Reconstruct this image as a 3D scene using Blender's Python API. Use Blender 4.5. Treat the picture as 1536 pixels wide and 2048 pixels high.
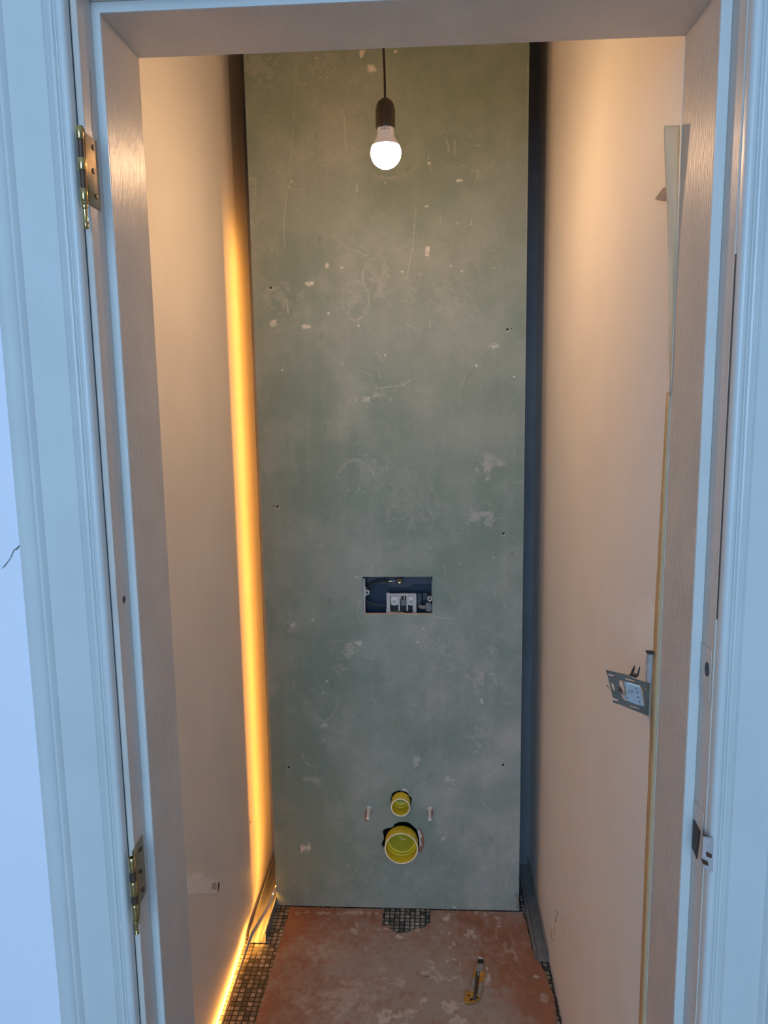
import bpy, bmesh, math, random
import numpy as np
from mathutils import Vector, Matrix
random.seed(7)
rng = np.random.RandomState(11)
for o in list(bpy.data.objects): bpy.data.objects.remove(o)
SC = bpy.context.scene
COL = SC.collection

# ------------------------------------------------------------------ camera
PITCH, ROLL, YAW, FPX, EYE = math.radians(8.6), math.radians(.86), math.radians(3.3), 1538.0, 1.57
FWD = Vector((-math.sin(YAW)*math.cos(PITCH), math.cos(YAW)*math.cos(PITCH), -math.sin(PITCH)))
RT = Vector((math.cos(YAW), math.sin(YAW), 0)); DN = FWD.cross(RT)
IX = math.cos(ROLL)*RT + math.sin(ROLL)*DN
IY = -math.sin(ROLL)*RT + math.cos(ROLL)*DN
cam_d = bpy.data.cameras.new('camera'); cam = bpy.data.objects.new('camera', cam_d); COL.objects.link(cam)
m = Matrix((IX, -IY, -FWD)).transposed().to_4x4(); m.translation = Vector((0, 0, EYE)); cam.matrix_world = m
cam_d.sensor_fit = 'VERTICAL'; cam_d.sensor_height = 36.0; cam_d.lens = FPX/2048*36.0
cam_d.clip_start = .02
SC.camera = cam

# ------------------------------------------------------------------ view, world, daylight
SC.view_settings.view_transform = 'Standard'; SC.view_settings.look = 'None'
SC.view_settings.gamma = 1; SC.view_settings.use_curve_mapping = False
SC.view_settings.exposure = 0.0
W = bpy.data.worlds.new('world'); SC.world = W; W.use_nodes = True
W.node_tree.nodes['Background'].inputs[0].default_value = (.40, .62, 1, 1)
W.node_tree.nodes['Background'].inputs[1].default_value = .27
def area(name, loc, target, sx, sy, col, e):
    d = bpy.data.lights.new(name, 'AREA'); d.shape = 'RECTANGLE'; d.size = sx; d.size_y = sy; d.color = col; d.energy = e
    o = bpy.data.objects.new(name, d); COL.objects.link(o); o.location = loc
    o.rotation_euler = (Vector(target)-Vector(loc)).to_track_quat('-Z', 'Y').to_euler()
    return o
area('hall_window_daylight', (-.22, -2.35, 1.8), (0, .9, 1.1), 1.4, 1.7, (.43, .68, 1), 68)
BULB_E, BULB_C = 182, (1, .60, .31)
LED_E, LED_C = 42, (1, .40, .06)

def at(u, v, X=None, Y=None, Z=None):
    "photograph pixel to a point on the plane X=, Y= or Z="
    d = (u-768)/FPX*IX + (v-1024)/FPX*IY + FWD; c = Vector((0, 0, EYE))
    if Y is not None: return c + d*(Y/d.y)
    if X is not None: return c + d*(X/d.x)
    return c + d*((Z-EYE)/d.z)

# ------------------------------------------------------------------ materials
def mat(name, col, rough=.6, metal=0, noise=0, nscale=20, bump=0, bscale=60, emit=None, e=0, spec=.5, attr=None, coat=0, bstretch=None, alpha=None):
    M = bpy.data.materials.new(name); M.use_nodes = True; nt = M.node_tree; N = nt.nodes; L = nt.links
    b = N['Principled BSDF']; b.inputs['Roughness'].default_value = rough; b.inputs['Metallic'].default_value = metal
    b.inputs['Specular IOR Level'].default_value = spec
    b.inputs['Coat Weight'].default_value = coat
    b.inputs['Base Color'].default_value = (*col, 1)
    tc = N.new('ShaderNodeTexCoord'); src = None
    if attr:
        a = N.new('ShaderNodeAttribute'); a.attribute_name = attr; src = a.outputs['Color']
    if noise:
        n = N.new('ShaderNodeTexNoise'); n.inputs['Scale'].default_value = nscale; n.inputs['Detail'].default_value = 6
        L.new(tc.outputs['Object'], n.inputs['Vector'])
        mr = N.new('ShaderNodeMapRange'); mr.inputs['From Min'].default_value = .3; mr.inputs['From Max'].default_value = .7
        mr.inputs['To Min'].default_value = 1-noise; mr.inputs['To Max'].default_value = 1+noise
        L.new(n.outputs['Fac'], mr.inputs['Value'])
        mx = N.new('ShaderNodeVectorMath'); mx.operation = 'MULTIPLY'
        if src: L.new(src, mx.inputs[0])
        else: mx.inputs[0].default_value = col
        L.new(mr.outputs[0], mx.inputs[1]); src = mx.outputs[0]
    if src: L.new(src, b.inputs['Base Color'])
    if bump:
        n2 = N.new('ShaderNodeTexNoise'); n2.inputs['Scale'].default_value = bscale; n2.inputs['Detail'].default_value = 5
        v = tc.outputs['Object']
        if bstretch:
            mp = N.new('ShaderNodeMapping'); mp.inputs['Scale'].default_value = bstretch; L.new(v, mp.inputs['Vector']); v = mp.outputs[0]
        L.new(v, n2.inputs['Vector'])
        bp = N.new('ShaderNodeBump'); bp.inputs['Strength'].default_value = bump; bp.inputs['Distance'].default_value = .002
        L.new(n2.outputs['Fac'], bp.inputs['Height']); L.new(bp.outputs[0], b.inputs['Normal'])
    if emit:
        b.inputs['Emission Color'].default_value = (*emit, 1); b.inputs['Emission Strength'].default_value = e
    return M

def tile_mat():
    M = bpy.data.materials.new('slate mosaic'); M.use_nodes = True; nt = M.node_tree; N = nt.nodes; L = nt.links
    b = N['Principled BSDF']; tc = N.new('ShaderNodeTexCoord')
    br = N.new('ShaderNodeTexBrick'); br.offset = 0; br.squash = 1
    br.inputs['Scale'].default_value = 1/.0155; br.inputs['Brick Width'].default_value = 1; br.inputs['Row Height'].default_value = 1
    br.inputs['Mortar Size'].default_value = .11; br.inputs['Mortar Smooth'].default_value = .04; br.inputs['Bias'].default_value = -.1
    br.inputs['Color1'].default_value = (.07, .065, .06, 1); br.inputs['Color2'].default_value = (.42, .37, .31, 1)
    br.inputs['Mortar'].default_value = (.006, .005, .005, 1)
    L.new(tc.outputs['Object'], br.inputs['Vector'])
    n = N.new('ShaderNodeTexNoise'); n.inputs['Scale'].default_value = 160; n.inputs['Detail'].default_value = 4
    L.new(tc.outputs['Object'], n.inputs['Vector'])
    mr = N.new('ShaderNodeMapRange'); mr.inputs['From Min'].default_value = .35; mr.inputs['From Max'].default_value = .7; mr.inputs['To Min'].default_value = .6; mr.inputs['To Max'].default_value = 1.7
    L.new(n.outputs['Fac'], mr.inputs['Value'])
    mx = N.new('ShaderNodeVectorMath'); mx.operation = 'MULTIPLY'; L.new(br.outputs['Color'], mx.inputs[0]); L.new(mr.outputs[0], mx.inputs[1])
    L.new(mx.outputs[0], b.inputs['Base Color']); b.inputs['Roughness'].default_value = .32
    bp = N.new('ShaderNodeBump'); bp.invert = True; bp.inputs['Strength'].default_value = .9; bp.inputs['Distance'].default_value = .0015
    L.new(br.outputs['Fac'], bp.inputs['Height'])
    b2 = N.new('ShaderNodeBump'); b2.inputs['Strength'].default_value = .5; b2.inputs['Distance'].default_value = .001
    L.new(n.outputs['Fac'], b2.inputs['Height']); L.new(bp.outputs[0], b2.inputs['Normal']); L.new(b2.outputs[0], b.inputs['Normal'])
    return M

M = dict(
 wall=mat('painted room plaster', (.89, .85, .795), .5, noise=.03, nscale=5, bump=.12, bscale=90, spec=.35),
 rearwall=mat('slate blue raw rear wall', (.19, .205, .225), .8, noise=.1, nscale=9),
 ear=mat('grey brown tape ear', (.42, .35, .32), .8, noise=.05),  # shadow of the peeled tape put into a tab's colour
 hallwall=mat('pale lilac hall plaster', (.90, .90, .98), .7, noise=.02, nscale=4, bump=.1),
 ceil=mat('white ceiling', (.88, .87, .84), .8, noise=.02),
 gloss=mat('off-white gloss paint', (.66, .60, .535), .32, noise=.06, nscale=14, bump=.45, bscale=55, bstretch=(6, 6, .8), spec=.42),
 casing=mat('pale gloss trim paint', (.66, .68, .66), .33, noise=.03, nscale=12, bump=.12, bscale=30, bstretch=(4, 4, .6)),
 gap=mat('old caulk gap', (.06, .07, .08), .9, noise=.5, nscale=9),
 dark=mat('dark gap', (.03, .025, .022), .9, noise=.2),
 hallfloor=mat('hall floorboards', (.30, .27, .25), .4, noise=.15, nscale=6),
 tile=tile_mat(),
 board=mat('green plasterboard paper', (.2, .25, .2), .62, attr='paint', noise=.045, nscale=260, spec=.35, bump=.05, bscale=300),
 core=mat('gypsum core', (.60, .55, .50), .9, noise=.1, nscale=120),
 torn=mat('torn brown board paper', (.30, .135, .085), .9, noise=.2, nscale=90),
 cover=mat('dusty hardboard', (.3, .15, .1), .6, attr='paint', noise=.06, nscale=300, spec=.3, bump=.1, bscale=200),
 galv=mat('galvanised steel', (.36, .36, .35), .42, metal=.5, noise=.14, nscale=30, bump=.1, bscale=120),
 steel=mat('dull zinc plate', (.135, .115, .095), .5, metal=.25, noise=.2, nscale=60),
 brass=mat('polished brass', (.62, .46, .20), .2, metal=1, noise=.12, nscale=50),
 oldbrass=mat('tarnished brass leaf', (.36, .25, .10), .38, metal=.9, noise=.25, nscale=90),
 ledback=mat('led strip backing', (.62, .52, .44), .5, noise=.15, nscale=200),
 led=mat('led strip diodes', (.9, .7, .3), .5, emit=LED_C, e=LED_E),
 bake=mat('dark brown lamp holder', (.022, .014, .009), .4, noise=.1),
 cable=mat('black cable', (.012, .008, .007), .5, noise=.1),
 bulbbody=mat('white bulb body', (.85, .83, .80), .35, noise=.02),
 print_=mat('grey print', (.25, .23, .22), .7, noise=.1),
 dome=mat('lit bulb dome', (.9, .9, .9), .5, emit=BULB_C, e=BULB_E),
 yellow=mat('yellow pipe plastic', (.80, .60, .035), .38, noise=.06, nscale=25),
 yrim=mat('worn pale yellow rim', (.88, .80, .56), .5, noise=.12, nscale=60),
 yin=mat('green-yellow cap floor', (.36, .33, .012), .4, noise=.08, nscale=25),
 white=mat('white plastic', (.72, .70, .66), .5, noise=.08, nscale=80),
 tank=mat('dark blue moulded tank', (.014, .034, .065), .5, noise=.15, nscale=40),
 tank2=mat('slate blue moulding', (.055, .062, .088), .5, noise=.1, nscale=40),
 grey=mat('light grey plastic', (.50, .49, .48), .45, noise=.06, nscale=60),
 midgrey=mat('mid grey plastic', (.20, .20, .21), .5, noise=.1, nscale=60),
 rubber=mat('black rubber hose', (.03, .03, .032), .45, noise=.1),
 knife=mat('orange yellow knife plastic', (.50, .22, .025), .5, noise=.35, nscale=70),
 knifegrey=mat('dusty grey plastic', (.30, .27, .24), .6, noise=.2, nscale=90),
 black=mat('black plastic', (.012, .011, .011), .5, noise=.1),
 rust=mat('dark rusty steel', (.10, .055, .035), .5, metal=.4, noise=.3, nscale=60),
 tape=mat('cream masking tape', (.66, .65, .54), .7, noise=.05, nscale=40),
 ochre=mat('ochre masking tape', (.62, .49, .28), .7, noise=.06, nscale=60),
 red=mat('red wire insulation', (.35, .03, .03), .5, noise=.1),
 conduit=mat('greyish plastic conduit', (.42, .39, .38), .5, noise=.15, nscale=60),
 block=mat('pale blue grey terminal block', (.38, .41, .43), .4, noise=.08, nscale=90),
 lip=mat('chipped pale paint on steel', (.50, .44, .42), .45, noise=.15, nscale=150),
 filler=mat('white filler', (.97, .95, .93), .8, noise=.1, nscale=70, bump=.4, bscale=120),
 scuff=mat('brown scuff', (.22, .15, .11), .9, noise=.2),
 blob=mat('plaster lump', (.62, .56, .5), .9, noise=.1),
)

def translucent(m, col, f):
    nt = m.node_tree; b = nt.nodes['Principled BSDF']; t = nt.nodes.new('ShaderNodeBsdfTranslucent'); t.inputs[0].default_value = (*col, 1)
    mx = nt.nodes.new('ShaderNodeMixShader'); mx.inputs[0].default_value = f
    nt.links.new(b.outputs[0], mx.inputs[1]); nt.links.new(t.outputs[0], mx.inputs[2]); nt.links.new(mx.outputs[0], nt.nodes['Material Output'].inputs[0])
translucent(M['tape'], (.95, .85, .62), .6)
# ------------------------------------------------------------------ builders
class MB:
    def __init__(s): s.v = []; s.f = []; s.m = []; s.sm = []
    def add(s, vs, fs, mi=0, smooth=False):
        k = len(s.v); s.v += [tuple(v) for v in vs]; s.f += [tuple(i+k for i in f) for f in fs]; s.m += [mi]*len(fs); s.sm += [smooth]*len(fs)
        return s
    def box(s, x0, x1, y0, y1, z0, z1, mi=0, T=None):
        vs = [Vector((x, y, z)) for z in (z0, z1) for y in (y0, y1) for x in (x0, x1)]
        if T: vs = [T @ v for v in vs]
        return s.add(vs, [(0, 2, 3, 1), (4, 5, 7, 6), (0, 1, 5, 4), (2, 6, 7, 3), (0, 4, 6, 2), (1, 3, 7, 5)], mi)
    def prism(s, poly, a, b, plane='xy', mi=0, T=None, smooth=False):
        "polygon (counter-clockwise) in a plane, extruded from a to b along the third axis"
        def p3(p, t): return {'xy': Vector((p[0], p[1], t)), 'xz': Vector((p[0], t, p[1])), 'yz': Vector((t, p[0], p[1]))}[plane]
        n = len(poly); vs = [p3(p, a) for p in poly]+[p3(p, b) for p in poly]
        if T: vs = [T @ v for v in vs]
        s.add(vs, [tuple(range(n))[::-1], tuple(range(n, 2*n))], mi)
        k = len(s.v)-2*n
        for i in range(n):
            j = (i+1) % n; s.f.append((k+i, k+j, k+n+j, k+n+i)); s.m.append(mi); s.sm.append(smooth)
        return s
    def lathe(s, prof, c, axis='z', seg=28, mi=0, T=None, a0=0, a1=2*math.pi):
        "prof: list of (radius, height)"
        vs = []; full = abs(a1-a0-2*math.pi) < 1e-6; n = seg if full else seg+1
        for r, h in prof:
            for i in range(n):
                a = a0+(a1-a0)*i/seg; p = (r*math.cos(a), r*math.sin(a), h)
                p = {'z': p, 'y': (p[0], p[2], p[1]), 'x': (p[2], p[0], p[1])}[axis]
                v = Vector(p)+Vector(c); vs.append(T @ v if T else v)
        fs = []
        for k in range(len(prof)-1):
            for i in range(seg):
                j = (i+1) % n if full else i+1
                fs.append((k*n+i, k*n+j, (k+1)*n+j, (k+1)*n+i))
        return s.add(vs, fs, mi, True)
    def tube(s, pts, r, seg=10, mi=0, cap=True):
        pts = [Vector(p) for p in pts]; vs = []; up = Vector((.13, .21, .97))
        rr = r if isinstance(r, (list, tuple)) else [r]*len(pts)
        for i, p in enumerate(pts):
            t = (pts[min(i+1, len(pts)-1)]-pts[max(i-1, 0)]).normalized()
            a = t.cross(up); a = a.normalized() if a.length > 1e-4 else t.orthogonal().normalized(); b = t.cross(a)
            vs += [p+rr[i]*(math.cos(q)*a+math.sin(q)*b) for q in [2*math.pi*k/seg for k in range(seg)]]
        fs = [(k*seg+i, k*seg+(i+1) % seg, (k+1)*seg+(i+1) % seg, (k+1)*seg+i) for k in range(len(pts)-1) for i in range(seg)]
        s.add(vs, fs, mi, True)
        if cap:
            k = len(s.v)-len(vs); n = len(pts)
            s.f += [tuple(k+i for i in range(seg))[::-1], tuple(k+(n-1)*seg+i for i in range(seg))]; s.m += [mi]*2; s.sm += [False]*2
        return s
    def build(s, name, mats, parent=None, bevel=0, recalc=True):
        me = bpy.data.meshes.new(name); me.from_pydata(s.v, [], s.f)
        if not isinstance(mats, (list, tuple)): mats = [mats]
        for q in mats: me.materials.append(q)
        me.polygons.foreach_set('material_index', s.m); me.polygons.foreach_set('use_smooth', s.sm); me.update(); me.set_sharp_from_angle(angle=.7)
        if recalc:
            bm = bmesh.new(); bm.from_mesh(me); bmesh.ops.recalc_face_normals(bm, faces=bm.faces); bm.to_mesh(me); bm.free()
        me.update(); o = bpy.data.objects.new(name, me); COL.objects.link(o)
        if parent: o.parent = parent; o.matrix_parent_inverse = Matrix.Translation(parent.location).inverted() if parent.parent is None else Matrix.Identity(4)
        if parent and parent.parent is not None: o.matrix_parent_inverse = Matrix.Identity(4)
        if bevel:
            b = o.modifiers.new('bevel', 'BEVEL'); b.width = bevel; b.segments = 2; b.limit_method = 'ANGLE'; b.angle_limit = .6
        return o
def struct(o, label=None):
    o['kind'] = 'structure'
    if label: o['label'] = label
    return o
def thing(o, label, cat, group=None):
    o['label'] = label; o['category'] = cat
    if group: o['group'] = group
    return o
def empty(name, loc, label, cat, group=None):
    o = bpy.data.objects.new(name, None); COL.objects.link(o); o.location = loc; o.empty_display_size = .05
    return thing(o, label, cat, group)

XL, XR, YBK, YB = -.540, .330, 2.405, 2.163        # room side walls, back wall, board front
JL, JR = -.377, .330                                # door lining faces
YH, YS, YI = .910, .953, 1.075                      # hall wall face, stop face, inner edge of lining
ZD, ZC = 2.015, 2.70

# ------------------------------------------------------------------ setting
struct(MB().box(XL-.1, XR+.1, YH+.02, YBK+.1, -.05, 0).build('floor', M['tile']))
struct(MB().box(-2.6, 2.6, -2.6, YH+.02, -.05, 0).build('floor', M['hallfloor']))
struct(MB().box(-2.6, 2.6, -2.6, YBK+.1, ZC, ZC+.05).build('ceiling', M['ceil']))
wl = struct(MB().box(XL-.1, XL, YH+.1, YBK+.1, 0, ZC).build('wall_left', M['wall']))
wr = struct(MB().box(XR, XR+.1, YI, YBK+.1, 0, ZC).build('wall_right', M['wall']))
struct(MB().box(XL-.1, XR+.1, YBK, YBK+.1, 0, ZC).build('wall_back', M['rearwall']))
wf = MB()
for a in ((-2.6, -.42), (.385, 2.6)): wf.box(a[0], a[1], YH, YI if a[0] < 0 else YI-.002, 0, ZC)
wf.box(-.42, .385, YH, YI, 2.06, ZC)
wf = struct(wf.build('wall_front', M['hallwall']))
# room-side skin of the partition (painted like the room)
struct(MB().box(XL, -.4201, YI, YI+.004, 0, ZC).box(-.42, XR, YI, YI+.004, 2.0605, ZC).build('wall_front', M['wall']))
# crack in the hall plaster
pts = [at(u, v, Y=YH-.0004) for u, v in ((41, 1089), (33, 1098), (28, 1100), (23, 1112), (20, 1118), (10, 1131), (4, 1137))]
MB().tube(pts, [.0006, .0012, .0006, .0006, .0005, .0008, .0003], 5).build('plaster_crack', M['midgrey'], wf)

# door lining with its stops
dr = bpy.data.objects.new('door_1', None); COL.objects.link(dr); dr.location = ((JL+JR)/2, YH, 0); struct(dr)
LJ = MB().prism([(JL, YI), (-.4205, YI), (-.4205, YH+.001), (JL-.017, YH+.001), (JL-.010, YH+.0003), (JL-.010, YS), (JL, YS)], 0, 2.06).build('left_jamb', M['gloss'], dr, bevel=.0012)
RJ = MB().prism([(JR, YS), (JR+.013, YS), (JR+.013, YH+.0003), (JR+.020, YH+.001), (.385, YH+.001), (.385, YI-.002), (JR, YI-.002)], 0, 2.06).build('right_jamb', M['gloss'], dr, bevel=.0012)
MB().prism([(YH+.0005, 2.027), (YS, 2.027), (YS, ZD), (YI-.0005, ZD), (YI-.0005, 2.0598), (YH+.0005, 2.0598)], JL-.0095, JR+.0125, 'yz').build('head_lining', M['gloss'], dr, bevel=.001)
# the stops' front faces carry the pale trim paint
MB().box(JL-.0100, JL-.0004, YS-.0012, YS+.0001, 0, ZD+.0116).build('door_stop', M['casing'], dr)
MB().box(JR+.0004, JR+.0125, YS-.0012, YS+.0001, 0, ZD+.0116).build('door_stop', M['casing'], dr)
MB().box(JL-.0004, JR+.0004, YS-.0012, YS+.0001, ZD+.0002, ZD+.0116).build('door_stop', M['casing'], dr)
# cracks and dents in the lining
MB().tube([at(u, v, X=JL-.0102) for u, v in ((180, 140), (182, 190), (183, 240), (184, 262))], .0004, 5).build('paint_crack', M['dark'], LJ)
MB().lathe([(0, .0004), (.0045, .0003), (.0052, -.0006)], at(248, 1199, X=JL-.010), 'x', 16).build('screw', M['rust'], LJ)
MB().lathe([(0, .0004), (.002, .0003), (.0026, -.0006)], at(301, 1790, X=JL-.010), 'x', 12).build('screw', M['rust'], LJ)

MB().box(JL-.0183, JL-.0174, YH-.0012, YH+.0002, 0, 2.03).build('shadow_gap', M['gap'], LJ)  # dark strip painted in for the shade of the crack beside the casing
MB().box(JR+.0133, JR+.0146, YH-.0013, YH+.0002, 1.30, 1.72).build('shadow_gap', M['rust'], RJ)  # brown strip painted in for the shaded part of the right crack
# moulded casings
PROF = [(0, 0), (0, .010), (.0015, .0135), (.004, .0155), (.0075, .016), (.0105, .0145), (.0125, .0105), (.0135, .0105), (.0150, .0135), (.0170, .0142), (.0185, .0125), (.0195, .0120), (.0205, .0140), (.0222, .0150), (.0238, .0128), (.0245, .0122), (.0255, .0140), (.069, .0150), (.0705, .0175), (.0735, .0205), (.0770, .0205), (.0795, .0175), (.082, .0125), (.088, .0095), (.096, .0085), (.103, .0095), (.106, .0085), (.106, 0)]
def casing_v(x0, sgn, z1, name, gap):
    P = [(x0+sgn*(s), YH-h) for s, h in PROF]
    if sgn < 0: P = P[::-1]
    b = MB(); n = len(P); k = len(b.v)
    zt = [z1+(abs(p[0]-x0)) for p in P]
    vs = [Vector((p[0], p[1], 0)) for p in P]+[Vector((p[0], p[1], z)) for p, z in zip(P, zt)]
    fs = [(i, (i+1) % n, n+(i+1) % n, n+i) for i in range(n)]
    b.add(vs, fs, 0, False); return struct(b.build(name, M['casing']))
casing_v(JL-.0180, -1, 2.037, 'trim_1', 0)
casing_v(JR+.0145, 1, 2.037, 'trim_2', 0)
xa, xb = JL-.0180, JR+.0145
b = MB(); n = len(PROF)
vs = [Vector((xa-s, YH-h, 2.037+s)) for s, h in PROF]+[Vector((xb+s, YH-h, 2.037+s)) for s, h in PROF]
b.add(vs, [(i, (i+1) % n, n+(i+1) % n, n+i) for i in range(n)]); struct(b.build('trim_3', M['casing']))

# ------------------------------------------------------------------ painted grids (stains, dust, scratches)
def fbm(nx, nz, cell, octs=4, seed=0, ax=1, az=1):
    r = np.random.RandomState(seed); out = np.zeros((nz, nx)); amp = 1; tot = 0
    for k in range(octs):
        cx = max(1.0, cell*ax/2**k); cz = max(1.0, cell*az/2**k)
        gx = int(nx/cx)+3; gz = int(nz/cz)+3; g = r.rand(gz, gx)
        X = np.arange(nx)/cx; Z = np.arange(nz)/cz; xi = X.astype(int); zi = Z.astype(int); fx = X-xi; fz = Z-zi
        fx = fx*fx*(3-2*fx); fz = fz*fz*(3-2*fz)
        a = g[np.ix_(zi, xi)]*(1-fx)+g[np.ix_(zi, xi+1)]*fx; c = g[np.ix_(zi+1, xi)]*(1-fx)+g[np.ix_(zi+1, xi+1)]*fx
        out += amp*(a*(1-fz[:, None])+c*fz[:, None]); tot += amp; amp *= .6
    out = out-out.mean(); return np.clip(.5+out/(out.std()+1e-6)*.2, 0, 1)
class Paint:
    def __init__(s, x0, x1, z0, z1, res, plane):
        s.nx = int(round((x1-x0)/res))+1; s.nz = int(round((z1-z0)/res))+1
        s.x = np.linspace(x0, x1, s.nx); s.z = np.linspace(z0, z1, s.nz); s.res = res; s.plane = plane
        s.dust = np.zeros((s.nz, s.nx)); s.mark = np.zeros((s.nz, s.nx)); s.darkm = np.zeros((s.nz, s.nx))
        s.jit = fbm(s.nx, s.nz, 7, 3, 5)-.5; s.fine = fbm(s.nx, s.nz, 3, 2, 6)
    def w(s, u, v):
        if s.plane == 'wall':
            p = at(u, v, Y=YB); return p.x, p.z
        p = at(u, v, Z=.003); return p.x, p.y
    def win(s, cx, cz, rad):
        i0 = max(0, int((cx-rad-s.x[0])/s.res)); i1 = min(s.nx, int((cx+rad-s.x[0])/s.res)+2)
        j0 = max(0, int((cz-rad-s.z[0])/s.res)); j1 = min(s.nz, int((cz+rad-s.z[0])/s.res)+2)
        return slice(j0, j1), slice(i0, i1)
    def blob(s, u, v, ru, rv, k, layer='mark', rag=1.2, soft=.35, rot=0):
        cx, cz = s.w(u, v); ex, _ = s.w(u+ru, v); _, ez = s.w(u, v-rv); rx = abs(ex-cx)+1e-4; rz = abs(ez-cz)+1e-4
        sl = s.win(cx, cz, max(rx, rz)*1.8)
        X, Z = np.meshgrid(s.x[sl[1]]-cx, s.z[sl[0]]-cz); c, q = math.cos(rot), math.sin(rot)
        Xr = X*c+Z*q; Zr = -X*q+Z*c
        d = np.sqrt((Xr/rx)**2+(Zr/rz)**2)+s.jit[sl]*rag*1.5+(s.fine[sl]-.5)*.7
        a = getattr(s, layer); a[sl] = np.maximum(a[sl], k*np.clip((1-d)/soft, 0, 1)*(np.clip(.35+1.3*s.fine[sl], 0, 1) if rag > .5 else 1))
    def ring(s, u, v, ru, rv, k, wd=.09, a0=-9, a1=9):
        cx, cz = s.w(u, v); ex, _ = s.w(u+ru, v); _, ez = s.w(u, v-rv); rx = abs(ex-cx); rz = abs(ez-cz)
        sl = s.win(cx, cz, max(rx, rz)*1.3); X, Z = np.meshgrid(s.x[sl[1]]-cx, s.z[sl[0]]-cz)
        d = np.sqrt((X/rx)**2+(Z/rz)**2)+s.jit[sl]*.12; an = np.arctan2(Z, X)
        mk = k*np.exp(-((d-1)/wd)**2)*(an > a0)*(an < a1)*(.35+1.1*np.clip(s.jit[sl]+.5, 0, 1))
        s.dust[sl] = np.maximum(s.dust[sl], mk)
    def line(s, pts, wmm, k, layer='mark', brk=.0):
        P = [s.w(*p) for p in pts]
        for (ax, az), (bx, bz) in zip(P, P[1:]):
            L = math.hypot(bx-ax, bz-az)+1e-9; sl = s.win((ax+bx)/2, (az+bz)/2, L/2+wmm*.002)
            X, Z = np.meshgrid(s.x[sl[1]], s.z[sl[0]])
            t = np.clip(((X-ax)*(bx-ax)+(Z-az)*(bz-az))/L**2, 0, 1)
            d = np.hypot(X-ax-t*(bx-ax), Z-az-t*(bz-az))
            mk = k*np.clip(1.3-d/(wmm*.0005+s.res*.45), 0, 1)*np.clip(1-brk*2*s.fine[sl], 0, 1)
            a = getattr(s, layer); a[sl] = np.maximum(a[sl], mk)
    def colors(s, base, dustc, markc, darkc):
        c = np.empty((s.nz, s.nx, 3))
        for i in range(3):
            v = base[i]*(1-s.dust)+dustc[i]*s.dust if not hasattr(base[i], 'shape') else base[i]*(1-s.dust)+dustc[i]*s.dust
            v = v*(1-s.mark)+markc[i]*s.mark; v = v*(1-s.darkm)+darkc[i]*s.darkm; c[:, :, i] = v
        return c
def grid_mesh(name, P, col, keep, place, material, parent=None, warp=None):
    X, Z = np.meshgrid(P.x, P.z)
    if warp: X, Z = warp(X, Z)
    co = place(X, Z).reshape(-1, 3); idx = np.arange(P.nx*P.nz).reshape(P.nz, P.nx)
    q = np.stack([idx[:-1, :-1], idx[:-1, 1:], idx[1:, 1:], idx[1:, :-1]], -1).reshape(-1, 4)
    cxm = (X[:-1, :-1]+X[1:, 1:])/2; czm = (Z[:-1, :-1]+Z[1:, 1:])/2; q = q[keep(cxm, czm).reshape(-1)]
    used = np.unique(q); mp = -np.ones(len(co), int); mp[used] = np.arange(len(used)); q = mp[q]; co = co[used]; cc = col.reshape(-1, 3)[used]
    me = bpy.data.meshes.new(name); me.vertices.add(len(co)); me.vertices.foreach_set('co', co.astype(np.float32).ravel())
    me.loops.add(len(q)*4); me.loops.foreach_set('vertex_index', q.astype(np.int32).ravel())
    me.polygons.add(len(q)); me.polygons.foreach_set('loop_start', np.arange(0, len(q)*4, 4, dtype=np.int32)); me.polygons.foreach_set('loop_total', np.full(len(q), 4, np.int32))
    me.update(calc_edges=True)
    a = me.color_attributes.new('paint', 'FLOAT_COLOR', 'POINT'); c4 = np.ones((len(co), 4), np.float32); c4[:, :3] = np.clip(cc, 0, 1); a.data.foreach_set('color', c4.ravel())
    me.materials.append(material); o = bpy.data.objects.new(name, me); COL.objects.link(o)
    if parent: o.parent = parent; o.matrix_parent_inverse = Matrix.Translation(parent.location).inverted()
    return o

# ------------------------------------------------------------------ green plasterboard
BX0, BX1, BZ0, BZ1 = -.478, .270, .005, 2.625
OPX0, OPX1, OPZ0, OPZ1 = -.190, .012, .942, 1.053            # service opening
P = Paint(BX0, BX1, BZ0, BZ1, .002, 'wall')
big = fbm(P.nx, P.nz, 130, 7, 1); med = fbm(P.nx, P.nz, 46, 6, 2); vert = fbm(P.nx, P.nz, 20, 3, 3, .6, 9)
Xg, Zg = np.meshgrid(P.x, P.z)
bias = .10*np.clip((Xg-BX0)/(BX1-BX0)*1.6-.5, -.6, 1)
P.dust = np.clip((big-.42+bias*1.4)*1.1, 0, .55)*.75+np.clip((med-.46+bias)*1.2, 0, .5)*.55+.3*np.clip(vert-.5, 0, 1)
P.dust = np.clip(P.dust*(.72+.42*np.clip((.95-Zg)/.7, -.6, 1)*np.clip((Xg+.25)/.3, .1, 1))*(.75+.5*P.fine), 0, .8)
P.dust = np.clip(P.dust+.17*np.clip((.95-Zg)/.5, 0, 1)*np.clip((Xg+.12)/.25, 0, 1), 0, .85)
B = P.blob; Ln = P.line
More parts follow.
